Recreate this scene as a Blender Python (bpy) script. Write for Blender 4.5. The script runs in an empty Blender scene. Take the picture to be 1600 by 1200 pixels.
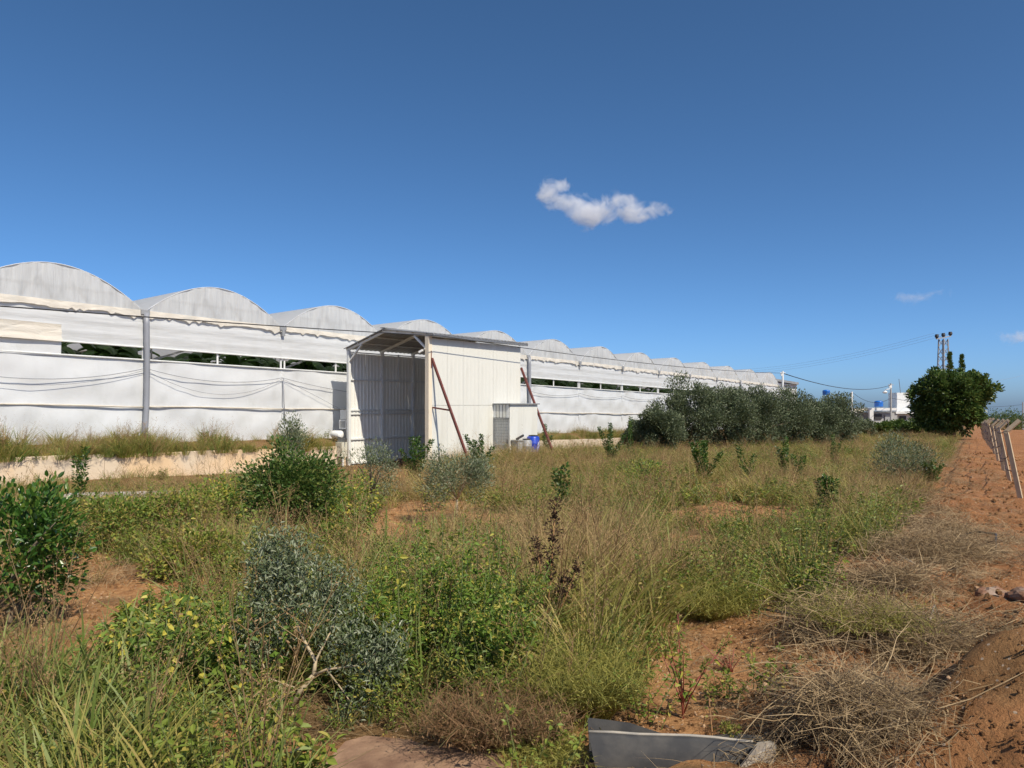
import bpy, math, random
import numpy as np
from mathutils import Vector, Matrix, noise as mnoise

random.seed(7); rng = np.random.default_rng(7)
sc = bpy.context.scene
COL = sc.collection
R = math.radians

# ------------------------------------------------------------------ camera, sky, sun, exposure
F = 1164.0; HZ = 632.0; CZ = 2.0; SL = 0.0223       # focal in photo pixels, horizon row, eye height, fall of the land
cam = bpy.data.cameras.new('camera'); camo = bpy.data.objects.new('camera', cam); COL.objects.link(camo)
cam.sensor_width = 36; cam.lens = 36 * F / 1600; cam.shift_y = (HZ - 600) / 1600
cam.clip_start = 0.05; cam.clip_end = 6000
camo.location = (0, 0, CZ); camo.rotation_euler = (R(90), 0, 0)
sc.camera = camo

SUN = Vector((.638, -.81, 1.1)).normalized()
world = bpy.data.worlds.new('World'); sc.world = world; world.use_nodes = True
wn = world.node_tree; bg = wn.nodes['Background']
sky = wn.nodes.new('ShaderNodeTexSky'); sky.sky_type = 'NISHITA'; sky.sun_disc = False
sky.sun_elevation = math.asin(SUN.z); sky.sun_rotation = math.atan2(SUN.x, SUN.y)
sky.air_density = 0.45; sky.dust_density = 1.05; sky.ozone_density = 8.0; sky.altitude = 80
hsv = wn.nodes.new('ShaderNodeHueSaturation'); hsv.inputs['Saturation'].default_value = 1.05; hsv.inputs['Hue'].default_value = .491
wn.links.new(sky.outputs[0], hsv.inputs['Color']); wn.links.new(hsv.outputs[0], bg.inputs[0])
bg.inputs[1].default_value = 0.132
sl = bpy.data.lights.new('sun', 'SUN'); sl.energy = 4.2; sl.angle = R(.53); sl.color = (1, .915, .765)
so = bpy.data.objects.new('sun', sl); COL.objects.link(so)
so.rotation_euler = SUN.to_track_quat('Z', 'Y').to_euler(); so.location = (30, -30, 60)
sc.view_settings.view_transform = 'Standard'; sc.view_settings.look = 'None'
sc.view_settings.exposure = 0.32; sc.view_settings.gamma = 1; sc.view_settings.use_curve_mapping = False
sc.render.engine = 'CYCLES'
cy = sc.cycles
cy.max_bounces = 8; cy.diffuse_bounces = 6; cy.transmission_bounces = 6; cy.transparent_max_bounces = 8; cy.volume_bounces = 12
cy.use_adaptive_sampling = True; cy.adaptive_threshold = 0.02

# ------------------------------------------------------------------ helpers
def tag(o, label=None, cat=None, group=None, kind=None):
    if label: o['label'] = label
    if cat: o['category'] = cat
    if group: o['group'] = group
    if kind: o['kind'] = kind
    return o
def empty(name, loc=(0, 0, 0), rz=0.0, label=None, cat=None, group=None):
    o = bpy.data.objects.new(name, None); COL.objects.link(o); o.location = loc; o.rotation_euler = (0, 0, rz)
    o.empty_display_size = .2
    return tag(o, label, cat, group)
def link(name, me, parent=None, loc=None, rot=None):
    o = bpy.data.objects.new(name, me); COL.objects.link(o)
    if parent: o.parent = parent
    if loc is not None: o.location = loc
    if rot is not None: o.rotation_euler = rot
    return o

class MB:
    """collects verts and faces, then builds one mesh"""
    def __init__(s): s.v = []; s.f = []; s.m = []; s.t = []; s.n = 0
    def add(s, v, f, mi=0, t=None):
        v = np.asarray(v, float).reshape(-1, 3); o = s.n
        s.v.append(v); s.n += len(v)
        s.t.append(np.zeros(len(v)) if t is None else np.asarray(t, float))
        for q in f: s.f.append(tuple(int(i) + o for i in q))
        s.m.extend([mi] * len(f)); return s
    def box(s, x0, y0, z0, x1, y1, z1, mi=0):
        v = [(x0,y0,z0),(x1,y0,z0),(x1,y1,z0),(x0,y1,z0),(x0,y0,z1),(x1,y0,z1),(x1,y1,z1),(x0,y1,z1)]
        return s.add(v, [(3,2,1,0),(4,5,6,7),(0,1,5,4),(1,2,6,5),(2,3,7,6),(3,0,4,7)], mi)
    def bar(s, a, b, w, h=None, mi=0, up=(0, 0, 1)):
        a = Vector(a); b = Vector(b); d = (b - a).normalized(); u = Vector(up)
        if abs(d.dot(u)) > .98: u = Vector((1, 0, 0))
        x = d.cross(u).normalized() * (w / 2); y = x.cross(d).normalized() * ((h or w) / 2)
        v = [a-x-y, a+x-y, a+x+y, a-x+y, b-x-y, b+x-y, b+x+y, b-x+y]
        return s.add(v, [(3,2,1,0),(4,5,6,7),(0,1,5,4),(1,2,6,5),(2,3,7,6),(3,0,4,7)], mi)
    def tube(s, pts, rad, n=6, mi=0, caps=True):
        pts = [Vector(p) for p in pts]; k = len(pts)
        rad = [rad] * k if np.isscalar(rad) else rad
        vs = []; fs = []; px = None
        for i, p in enumerate(pts):
            d = (pts[min(i+1, k-1)] - pts[max(i-1, 0)]).normalized()
            if px is None:
                px = d.orthogonal().normalized()
            px = (px - d * px.dot(d)).normalized(); py = d.cross(px)
            for j in range(n):
                a = 2 * math.pi * j / n; vs.append(p + (px * math.cos(a) + py * math.sin(a)) * rad[i])
        for i in range(k - 1):
            for j in range(n):
                j2 = (j + 1) % n; fs.append((i*n+j, i*n+j2, (i+1)*n+j2, (i+1)*n+j))
        if caps: fs.append(tuple(range(n-1, -1, -1))); fs.append(tuple((k-1)*n+j for j in range(n)))
        t = np.repeat(np.linspace(0, 1, k), n)
        return s.add(vs, fs, mi, t)
    def lathe(s, prof, n=20, c=(0, 0, 0), mi=0):
        vs = []; fs = []; k = len(prof)
        for r, z in prof:
            for j in range(n):
                a = 2*math.pi*j/n; vs.append((c[0]+r*math.cos(a), c[1]+r*math.sin(a), c[2]+z))
        for i in range(k-1):
            for j in range(n):
                j2 = (j+1) % n; fs.append((i*n+j, i*n+j2, (i+1)*n+j2, (i+1)*n+j))
        if prof[0][0] > 1e-4: fs.append(tuple(range(n-1, -1, -1)))
        if prof[-1][0] > 1e-4: fs.append(tuple((k-1)*n+j for j in range(n)))
        return s.add(vs, fs, mi)
    def grid(s, P, mi=0):
        P = np.asarray(P, float); a, b = P.shape[:2]
        fs = [(i*b+j, i*b+j+1, (i+1)*b+j+1, (i+1)*b+j) for i in range(a-1) for j in range(b-1)]
        return s.add(P.reshape(-1, 3), fs, mi)
    def mesh(s, name, mats, smooth=False):
        me = bpy.data.meshes.new(name)
        v = np.concatenate(s.v) if s.v else np.zeros((0, 3))
        me.from_pydata(v.tolist(), [], s.f)
        mats = mats if isinstance(mats, (list, tuple)) else [mats]
        for m in mats: me.materials.append(m)
        if len(mats) > 1: me.polygons.foreach_set('material_index', np.array(s.m, dtype=np.int32))
        if smooth: me.polygons.foreach_set('use_smooth', np.ones(len(s.f), dtype=bool))
        at = me.attributes.new('t', 'FLOAT', 'POINT'); at.data.foreach_set('value', np.concatenate(s.t).astype(np.float32))
        me.update(); return me
    def build(s, name, mats, parent=None, smooth=False, loc=None, rot=None):
        return link(name, s.mesh(name, mats, smooth), parent, loc, rot)

# pixel rows and columns of the photograph, turned into places on the land
def gplane(Y): return -SL * Y
def PG(px, py):                       # place on the land
    Y = CZ * F / (py - (HZ + SL * F)); return Vector(((px - 800) / F * Y, Y, gplane(Y)))
def PX(px, py, Y): return Vector(((px - 800) / F * Y, Y, CZ + (HZ - py) / F * Y))
def topix(X, Y, z=None):
    z = gplane(Y) if z is None else z
    return 800 + F * X / Y, HZ + F * (CZ - z) / Y

# ------------------------------------------------------------------ materials
def newmat(name):
    m = bpy.data.materials.new(name); m.use_nodes = True; nt = m.node_tree
    return m, nt, nt.nodes, nt.links, nt.nodes['Principled BSDF']
def mixc(nt, a, b, fac):
    n = nt.nodes.new('ShaderNodeMix'); n.data_type = 'RGBA'
    for sock, v in ((n.inputs[6], a), (n.inputs[7], b), (n.inputs[0], fac)):
        if hasattr(v, 'is_output'): nt.links.new(v, sock)
        elif isinstance(v, (int, float)): sock.default_value = v
        else: sock.default_value = (*v, 1)
    return n.outputs[2]
def noise(nt, scale, detail=4, co=None, rough=.55, dist=0):
    n = nt.nodes.new('ShaderNodeTexNoise'); n.inputs['Scale'].default_value = scale; n.inputs['Detail'].default_value = detail
    n.inputs['Roughness'].default_value = rough; n.inputs['Distortion'].default_value = dist
    if co is None:
        tc = nt.nodes.new('ShaderNodeTexCoord'); co = tc.outputs['Object']
    nt.links.new(co, n.inputs['Vector']); return n.outputs[0]
def ramp(nt, fac, a, b):
    n = nt.nodes.new('ShaderNodeMapRange'); n.inputs[1].default_value = a; n.inputs[2].default_value = b
    nt.links.new(fac, n.inputs[0]); return n.outputs[0]
def math_(nt, op, a, b=0.0):
    n = nt.nodes.new('ShaderNodeMath'); n.operation = op
    for s, v in ((n.inputs[0], a), (n.inputs[1], b)):
        if hasattr(v, 'is_output'): nt.links.new(v, s)
        else: s.default_value = v
    return n.outputs[0]
def scaled(nt, v):
    tc = nt.nodes.new('ShaderNodeTexCoord'); mp = nt.nodes.new('ShaderNodeMapping'); mp.inputs['Scale'].default_value = v
    nt.links.new(tc.outputs['Object'], mp.inputs[0]); return mp.outputs[0]
def bump(nt, p, h, strength, dist):
    n = nt.nodes.new('ShaderNodeBump'); n.inputs['Strength'].default_value = strength; n.inputs['Distance'].default_value = dist
    nt.links.new(h, n.inputs['Height']); nt.links.new(n.outputs[0], p.inputs['Normal'])
def M(name, c1, c2=None, scale=3, rough=.6, metal=0, bs=0, bscale=30, stretch=None, lo=.35, hi=.65, spec=.5):
    m, nt, N, L, p = newmat(name)
    p.inputs['Roughness'].default_value = rough; p.inputs['Metallic'].default_value = metal
    p.inputs['Specular IOR Level'].default_value = spec
    co = scaled(nt, stretch) if stretch else None
    if c2 is None: p.inputs['Base Color'].default_value = (*c1, 1)
    else: L.new(mixc(nt, c1, c2, ramp(nt, noise(nt, scale, 6, co), lo, hi)), p.inputs['Base Color'])
    if bs: bump(nt, p, noise(nt, bscale, 5, co), 1.0, bs)
    return m
def leafmat(name, c1, c2, c3=None, trans=.3, rough=.5, tip=None, spec=.35, orand=.5, patch=None):
    m, nt, N, L, p = newmat(name)
    g = N.new('ShaderNodeNewGeometry'); oi = N.new('ShaderNodeObjectInfo')
    f = math_(nt, 'ADD', math_(nt, 'MULTIPLY', g.outputs['Random Per Island'], 1 - orand), math_(nt, 'MULTIPLY', oi.outputs['Random'], orand))
    c = mixc(nt, c1, c2, ramp(nt, f, .15, .85))
    if c3 is not None:
        w = N.new('ShaderNodeTexWhiteNoise'); w.noise_dimensions = '1D'; L.new(g.outputs['Random Per Island'], w.inputs['W'])
        c = mixc(nt, c, c3, ramp(nt, w.outputs['Value'], .74, .8))
    if tip is not None:
        a = N.new('ShaderNodeAttribute'); a.attribute_name = 't'
        c = mixc(nt, c, tip, ramp(nt, a.outputs['Fac'], .35, 1.0))
    L.new(c, p.inputs['Base Color']); p.inputs['Roughness'].default_value = rough; p.inputs['Specular IOR Level'].default_value = spec
    t = N.new('ShaderNodeBsdfTranslucent'); L.new(c, t.inputs['Color'])
    mx = N.new('ShaderNodeMixShader'); mx.inputs[0].default_value = trans
    L.new(p.outputs[0], mx.inputs[1]); L.new(t.outputs[0], mx.inputs[2]); L.new(mx.outputs[0], N['Material Output'].inputs[0])
    return m
def filmmat(name, c1, c2, trans, bs, stretch, bscale, rough=.35, stain=(.55,.56,.53), clear=0.0, stscale=.8):
    m, nt, N, L, p = newmat(name)
    co = scaled(nt, stretch)
    n1 = noise(nt, bscale, 5, co, .55, .4); n2 = noise(nt, stscale, 6, None, .6)
    c = mixc(nt, c1, c2, ramp(nt, n1, .3, .7)); c = mixc(nt, c, stain, math_(nt, 'MULTIPLY', ramp(nt, n2, .52, .78), .55))
    L.new(c, p.inputs['Base Color']); p.inputs['Roughness'].default_value = rough; p.inputs['Specular IOR Level'].default_value = .4
    bump(nt, p, n1, 1.0, bs)
    t = N.new('ShaderNodeBsdfTranslucent'); L.new(c, t.inputs['Color'])
    mx = N.new('ShaderNodeMixShader'); mx.inputs[0].default_value = trans
    L.new(p.outputs[0], mx.inputs[1]); L.new(t.outputs[0], mx.inputs[2]); out = mx.outputs[0]
    if clear:
        tr = N.new('ShaderNodeBsdfTransparent'); m2 = N.new('ShaderNodeMixShader'); m2.inputs[0].default_value = clear
        L.new(out, m2.inputs[1]); L.new(tr.outputs[0], m2.inputs[2]); out = m2.outputs[0]
    L.new(out, N['Material Output'].inputs[0]); return m

def soilmat():
    m, nt, N, L, p = newmat('red_soil')
    a = N.new('ShaderNodeAttribute'); a.attribute_name = 'tilled'
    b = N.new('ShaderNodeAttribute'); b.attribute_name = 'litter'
    n1 = noise(nt, .6, 8); n2 = noise(nt, 9, 8, None, .7); n3 = noise(nt, 45, 6, None, .7)
    pale = mixc(nt, (.54,.29,.125), (.31,.145,.06), ramp(nt, n2, .38, .62))
    pale = mixc(nt, pale, (.62,.38,.20), math_(nt, 'MULTIPLY', ramp(nt, n3, .55, .75), .5))
    dark = mixc(nt, (.25,.108,.044), (.40,.185,.078), ramp(nt, n2, .35, .65))
    dark = mixc(nt, dark, (.15,.066,.032), math_(nt, 'MULTIPLY', ramp(nt, n1, .5, .75), .6))
    dark = mixc(nt, dark, (.50,.29,.15), math_(nt, 'MULTIPLY', ramp(nt, noise(nt, 1.7, 8, None, .7), .52, .7), .65))
    c = mixc(nt, pale, dark, a.outputs['Fac'])
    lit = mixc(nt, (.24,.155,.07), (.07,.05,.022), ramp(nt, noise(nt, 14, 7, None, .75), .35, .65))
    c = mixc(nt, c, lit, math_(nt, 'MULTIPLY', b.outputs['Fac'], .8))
    v = N.new('ShaderNodeTexVoronoi'); v.inputs['Scale'].default_value = 28
    tc = N.new('ShaderNodeTexCoord'); L.new(tc.outputs['Object'], v.inputs['Vector'])
    sp = N.new('ShaderNodeSeparateColor'); L.new(v.outputs['Color'], sp.inputs[0])
    st = math_(nt, 'MULTIPLY', math_(nt, 'LESS_THAN', v.outputs['Distance'], .28), math_(nt, 'GREATER_THAN', sp.outputs[0], .86))
    c = mixc(nt, c, (.50,.40,.31), math_(nt, 'MULTIPLY', st, .8))
    L.new(c, p.inputs['Base Color']); p.inputs['Roughness'].default_value = .95; p.inputs['Specular IOR Level'].default_value = .15
    h = math_(nt, 'ADD', math_(nt, 'MULTIPLY', n2, 1.0), math_(nt, 'MULTIPLY', n3, .5)); h = math_(nt, 'ADD', h, math_(nt, 'MULTIPLY', st, .25))
    bump(nt, p, h, 1.0, .055)
    return m
MAT = dict(
    soil=soilmat(),
    sheet=M('white_sheet', (.66,.65,.59), (.52,.50,.435), 2.6, .42, stretch=(1,1,.12), lo=.52, hi=.85),
    sheet_in=M('pale_grey_sheet', (.80,.79,.735), (.75,.74,.69), .9, .5, stretch=(1,1,.2)),
    trim=M('cream_steel', (.76,.67,.52), (.70,.62,.49), 2, .5),
    steel=M('white_steel', (.72,.73,.71), (.62,.63,.62), 3, .45),
    galv=M('galvanised', (.27,.28,.29), (.17,.175,.185), 14, .55, .5, .002, 40),
    dark_roof=M('grey_roof_sheet', (.33,.335,.34), (.25,.255,.26), 2, .55, .2),
    red=M('red_primer', (.17,.045,.032), (.115,.032,.026), 8, .6),
    pvc=M('grey_pvc', (.27,.28,.31), (.235,.245,.27), 2, .4),
    plaster=M('cream_plaster', (.66,.475,.29), (.61,.50,.37), .55, .9, 0, .006, 8, lo=.42, hi=.6),
    concrete=M('concrete', (.50,.46,.40), (.30,.275,.24), 4, .9, 0, .004, 30),
    post=M('post_concrete', (.52,.41,.27), (.42,.335,.225), 5, .9, 0, .004, 40),
    block=M('cream_block', (.62,.50,.37), (.52,.44,.34), 1.5, .9, 0, .006, 14),
    wire=M('rusty_wire', (.075,.04,.032), (.05,.032,.028), 20, .7, .3),
    cable=M('black_cable', (.025,.025,.028), None, 1, .5),
    hose=M('black_hose', (.03,.03,.032), (.05,.047,.045), 9, .45),
    blue=M('blue_plastic', (.012,.055,.44), (.01,.045,.36), 3, .35),
    tank=M('blue_tank', (.01,.14,.52), (.008,.115,.44), 3, .4),
    black=M('black_plastic', (.02,.02,.022), None, 1, .45),
    grey=M('grey_metal', (.35,.355,.35), (.27,.275,.27), 4, .5),
    white=M('white_paint', (.80,.80,.78), (.72,.72,.70), 2, .5),
    cabinet=M('cream_cabinet', (.60,.575,.47), (.55,.53,.43), 3, .45),
    darkmetal=M('dull_zinc', (.045,.045,.047), (.085,.08,.074), 7, .7, 0, .003, 18, spec=.15, lo=.4, hi=.7), dusty=M('dusty_zinc', (.40,.35,.28), (.28,.255,.22), 12, .75, .1),
    stone=M('stone', (.34,.26,.20), (.20,.095,.05), 4, .85, 0, .02, 10, lo=.35, hi=.5),
    slab=M('red_brown_slab', (.17,.092,.055), (.31,.19,.115), 5, .85, 0, .008, 30),
    pebble=M('pebble', (.42,.24,.12), (.46,.32,.20), 6, .9),
    housewall=M('white_wash', (.72,.71,.69), (.60,.60,.58), .5, .9),
    housegrey=M('grey_render', (.40,.39,.38), (.31,.31,.30), .8, .9),
    housedark=M('dark_opening', (.03,.03,.032), None, 1, .6),
    bark=M('olive_bark', (.20,.155,.105), (.13,.105,.075), 9, .9, 0, .006, 30),
    palebark=M('pale_bark', (.47,.37,.235), (.36,.285,.18), 9, .85, 0, .003, 40),
    stemgreen=M('green_stem', (.10,.14,.035), (.14,.15,.05), 9, .6),
    redstem=M('red_stem', (.34,.075,.06), (.26,.09,.05), 9, .6),
    drystem=M('dry_stem', (.30,.15,.055), (.21,.11,.05), 9, .8),
    stick=M('pale_stick', (.40,.32,.25), (.30,.24,.18), 9, .8),
    film=filmmat('greenhouse_film', (.80,.815,.825), (.75,.765,.775), .26, .035, (1.1,1,.32), 1.4),
    gablefilm=filmmat('gable_film', (.77,.78,.78), (.60,.61,.615), .32, .05, (2.6,1,.28), 2.4, clear=.14),
    rooffilm=filmmat('roof_film', (.77,.775,.78), (.72,.73,.735), .40, .02, (1,.3,1), 1.2, clear=.06),
    curtain=filmmat('curtain_film', (.775,.785,.79), (.66,.67,.675), .28, .02, (.25,1,2.4), 2.6),
    creamfilm=filmmat('cream_film', (.78,.725,.63), (.72,.665,.58), .25, .05, (.6,1,2), 2.6),
    citrus=leafmat('citrus_leaf', (0.030,0.086,0.011), (0.057,0.132,0.018), (0.127,0.190,0.029), .25, .33, spec=.5, orand=.2),
    citrus2=leafmat('bright_citrus_leaf', (.05,.105,.02), (.10,.165,.034), (.18,.21,.05), .28, .4, orand=.2),
    olive=leafmat('olive_leaf', (0.094,0.127,0.055), (0.182,0.215,0.116), (0.297,0.319,0.209), .22, .45, orand=.25),
    oliveback=leafmat('old_olive_leaf', (.085,.112,.052), (.145,.175,.09), (.21,.235,.145), .2, .5, orand=.3),
    carob=leafmat('carob_leaf', (.04,.08,.018), (.09,.145,.032), (.16,.21,.055), .25, .35, orand=.2),
    banana=leafmat('banana_leaf', (.035,.085,.018), (.07,.13,.028), (.12,.15,.04), .3, .4, orand=.6),
    weed=leafmat('weed_leaf', (0.094,0.171,0.021), (0.189,0.277,0.041), (0.425,0.389,0.071), .35, .5, orand=.35),
    vine=leafmat('yellow_leaf', (0.213,0.294,0.050), (0.106,0.188,0.033), (0.562,0.488,0.081), .36, .5, orand=.3),
    green=leafmat('green_grass', (0.129,0.168,0.020), (0.241,0.252,0.045), (0.403,0.302,0.101), .3, .55, tip=(0.336,0.291,0.078), orand=.5),
    lush=leafmat('lush_grass', (0.098,0.161,0.028), (0.190,0.247,0.052), (0.310,0.287,0.092), .33, .5, tip=(0.230,0.265,0.069), orand=.5),
    dry=leafmat('dry_grass', (0.292,0.211,0.070), (0.421,0.313,0.124), (0.173,0.194,0.038), .25, .7, tip=(0.454,0.324,0.151), orand=.6),
    herb=leafmat('herb_leaf', (0.100,0.159,0.021), (0.212,0.260,0.041), (0.378,0.319,0.071), .3, .5, orand=.6),
    stalk=leafmat('dry_stalk', (.24,.14,.06), (.16,.09,.04), (.36,.25,.12), .1, .8, orand=.6),
    seed=leafmat('seed_head', (.40,.265,.13), (.30,.185,.09), None, .2, .8, orand=.5),
    straw=leafmat('straw', (.44,.32,.175), (.27,.185,.095), (.12,.08,.045), .15, .7, orand=.3),
    wisp=leafmat('wispy_shrub', (0.263,0.252,0.047), (0.357,0.320,0.079), (0.179,0.189,0.042), .25, .6, orand=.2),
    brownwisp=leafmat('brown_wispy_shrub', (.20,.115,.053), (.28,.165,.08), (.14,.115,.04), .2, .7, orand=.2),
    dock=leafmat('dried_dock', (.035,.018,.012), (.07,.035,.02), None, .1, .8, orand=.2),
)

# ------------------------------------------------------------------ ground
FENCE = lambda Y: .6186 * Y + 1.289
def strip_q(X, Y): return X - FENCE(Y)
D = Vector((.612, .791, 0)); O = Vector((.791, -.612, 0)); TH = math.atan2(.791, .612)   # along the facades, outwards, angle
S0 = Vector((-7.23, 33.0, gplane(33) - .0)); S0.z = -.74                                   # shed: left front corner
G0 = Vector((-13.49, 27.3, 1.25 + gplane(27.3)))                                          # greenhouse: foot of the column at the grey pipe
def shed_local(X, Y):
    a = X - S0.x; b = Y - S0.y; return a*D.x + b*D.y, -(a*O.x + b*O.y)
def gh_local(X, Y):
    a = X - G0.x; b = Y - G0.y; return a*D.x + b*D.y, -(a*O.x + b*O.y)
def fbm(x, y, s, o=4, seed=0.0):
    return mnoise.fractal(Vector((x*s + seed, y*s - seed, seed*.37)), 1.0, 2.0, o)
def bell(d, w): return math.exp(-(d / w) ** 2)
BARE = [  # bare red soil: centre on the land from a photo row and column, half widths in pixels
    (110, 965, 205, 80), (565, 848, 110, 40), (690, 816, 125, 24), (1160, 1060, 125, 110), (1250, 1130, 60, 40), (1160, 812, 110, 20), (1330, 925, 60, 40),
    (620, 1190, 230, 40), (1000, 1170, 140, 40), (1130, 1140, 150, 60), (470, 1180, 110, 30), (330, 930, 40, 22), (1110, 770, 60, 10), (330, 1120, 60, 28),
    (690, 1010, 60, 14), (1080, 850, 40, 14), (620, 755, 40, 12), (745, 1080, 60, 26)]
def bare(X, Y):
    if Y < 2.5: return .4
    px, py = topix(X, Y); b = 0
    for cx, cy, rx, ry in BARE:
        d = ((px-cx)/rx)**2 + ((py-cy)/ry)**2
        if d < 2.2: b = max(b, min(1, (1.75 - d + 1.3*fbm(X, Y, .9, 4, 5)) / .8))
    return max(0, b)
MOUNDS = [(Vector((2.95, 4.3, 0)), .75, .66), (PG(1600, 1010), .8, .22), (PG(1500, 800), .9, .16), (PG(1560, 905), .7, .16), (PG(1480, 745), .8, .2), (PG(1500, 700), 2.0, .25), (PG(1175, 1178), .34, -.13)]
def gz(X, Y):
    z = gplane(Y)
    q = strip_q(X, Y)
    near = 1 / (1 + max(0, Y - 30) / 40)
    z += .09 * fbm(X, Y, .22, 3, 1) * min(1, Y/6) + .03 * fbm(X, Y, 1.4, 4, 2) * near
    if -4 < q < 30:
        rough = min(1, max(0, (q + 3.4) / .9))
        z += rough * (.16 * fbm(X, Y, .9, 5, 3) + .10 * abs(fbm(X, Y, 2.6, 4, 9)) + .05 * fbm(X, Y, 6.0, 3, 19)) * near
        z += .10 * bell(q + 2.55, .6) * near                                  # ridge of spoil along the edge
        if q > .6: z += .05 * math.sin(q * 4.2) * near * min(1, q-.6)          # plough rows beyond the fence
    for c, w, h in MOUNDS:
        d = math.hypot(X - c.x, Y - c.y)
        if d < 3*w: z += h * bell(d, w) * (1 + .18 * fbm(X, Y, 2.2, 4, 7))
    a, b = shed_local(X, Y)
    if -6 < a < 14 and -12 < b < 3:
        z += .42 * bell(b + 7.0, 1.7) * min(1, max(0, (a + 1.2) / 1.6)) * min(1, max(0, (12 - a) / 4))
    return z
def build_ground():
    def axis(core0, core1, step, lo, hi, g):
        a = list(np.arange(core0, core1, step)); s = step; x = a[-1]
        while x < hi: s *= g; x += s; a.append(x)
        s = step; x = core0; pre = []
        while x > lo: s *= g; x -= s; pre.append(x)
        return pre[::-1] + a
    xs = axis(-6, 9.5, .085, -900, 900, 1.05); ys = axis(3.2, 12, .085, -120, 1400, 1.02)
    nx, ny = len(xs), len(ys)
    P = np.zeros((ny, nx, 3)); til = np.zeros((ny, nx)); lit = np.zeros((ny, nx))
    for j, y in enumerate(ys):
        for i, x in enumerate(xs):
            P[j, i] = (x, y, gz(x, y))
            q = strip_q(x, y)
            t = min(1, max(0, (q + 3.0 + .5 * fbm(x, y, .9, 3, 4)) / .7)) if q > -5 else 0
            t *= 1 - .6*bell(math.hypot(x - 2.95, y - 4.3), .9); til[j, i] = t; bb = bare(x, y)
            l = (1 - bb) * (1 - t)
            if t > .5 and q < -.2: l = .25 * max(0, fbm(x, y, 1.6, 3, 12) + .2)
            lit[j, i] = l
    mb = MB(); mb.grid(P)
    o = mb.build('ground', MAT['soil'], smooth=True)
    for nm, arr in (('tilled', til), ('litter', lit)):
        at = o.data.attributes.new(nm, 'FLOAT', 'POINT'); at.data.foreach_set('value', arr.ravel().astype(np.float32))
    tag(o, kind='structure')
build_ground()

# ------------------------------------------------------------------ clouds
def cloudmat(name, dens, nscale, cut):
    m = bpy.data.materials.new(name); m.use_nodes = True; nt = m.node_tree; N = nt.nodes; L = nt.links
    N.remove(N['Principled BSDF'])
    pv = N.new('ShaderNodeVolumePrincipled'); pv.inputs['Color'].default_value = (.98, .985, 1, 1); pv.inputs['Anisotropy'].default_value = 0.0
    tc = N.new('ShaderNodeTexCoord')
    n = N.new('ShaderNodeTexNoise'); n.inputs['Scale'].default_value = nscale; n.inputs['Detail'].default_value = 9; n.inputs['Roughness'].default_value = .7; n.inputs['Distortion'].default_value = .5
    mp = N.new('ShaderNodeMapping'); mp.inputs['Scale'].default_value = (1, 1, 1.2); L.new(tc.outputs['Object'], mp.inputs[0]); L.new(mp.outputs[0], n.inputs['Vector'])
    # soft body: sum of bells written in object space along the cloud's length
    def bells(items):
        out = None
        for (cx, cz, rx, rz, k) in items:
            v = N.new('ShaderNodeVectorMath'); v.operation = 'SUBTRACT'; v.inputs[1].default_value = (cx, 0, cz); L.new(tc.outputs['Object'], v.inputs[0])
            v2 = N.new('ShaderNodeVectorMath'); v2.operation = 'DIVIDE'; v2.inputs[1].default_value = (rx, 22, rz); L.new(v.outputs[0], v2.inputs[0])
            d = N.new('ShaderNodeVectorMath'); d.operation = 'LENGTH'; L.new(v2.outputs[0], d.inputs[0])
            e = math_(nt, 'MULTIPLY', math_(nt, 'SUBTRACT', 1.0, d.outputs['Value']), k)
            out = e if out is None else math_(nt, 'MAXIMUM', out, e)
        return out
    return m, nt, N, L, pv, n, bells
def cloud(name, px, py, Y, halfw, halfh, items, dens=.075, nscale=.03):
    c = PX(px, py, Y)
    m, nt, N, L, pv, n, bells = cloudmat(name + '_vapour', dens, nscale, 0)
    b = bells(items)
    h = math_(nt, 'ADD', b, math_(nt, 'MULTIPLY', math_(nt, 'SUBTRACT', n.outputs[0], .5), 3.4))
    d = math_(nt, 'MULTIPLY', ramp(nt, h, .18, 1.0), dens)
    L.new(d, pv.inputs['Density']); L.new(pv.outputs[0], N['Material Output'].inputs['Volume'])
    mb = MB(); mb.box(-halfw, -30, -halfh, halfw, 30, halfh)
    o = mb.build('cloud', m, loc=c)
    tag(o, kind='structure')
    return o
CY = 1200; k = CY / F
cloud('cloud', 935, 322, CY, 122*k, 50*k, [(-75*k, 22*k, 26*k, 22*k, .9), (-42*k, 6*k, 46*k, 20*k, 1.0), (-10*k, -10*k, 55*k, 26*k, 1.25), (25*k, 4*k, 34*k, 18*k, .9), (62*k, -10*k, 55*k, 17*k, 1.05), (-60*k, 30*k, 20*k, 14*k, .8)])
cloud('cloud', 1437, 462, CY, 45*k, 16*k, [(-8*k, -2*k, 34*k, 9*k, .62), (16*k, 2*k, 24*k, 6*k, .5)], .03)
cloud('cloud', 1592, 525, CY, 36*k, 20*k, [(2*k, 0, 28*k, 12*k, .8)], .05)

# ------------------------------------------------------------------ greenhouse
SP = 5.89; H = 4.75; RISE = 1.30; DEPTH = 36.0; N0, N1 = -4, 12
SU = -SL * D.y; SV = -SL * (-O.y)                   # fall of the land along the facade and into the depth
gh = empty('greenhouse', G0, TH, 'long white film greenhouse with a row of arched tunnel roofs on the terrace', 'greenhouse')
def sz(P):                                          # shear a local shape onto the falling land
    P = np.array(P, float); P[..., 2] += SU * P[..., 0] + SV * P[..., 1]; return P
def arch(u):                                        # roof height above the gutter across one tunnel, u in 0..1
    return RISE * (1 - abs(2*u - 1) ** 1.95)
def span_obj(name, me, n): return link(name, me, gh, (n*SP, 0, SU*n*SP))
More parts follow.
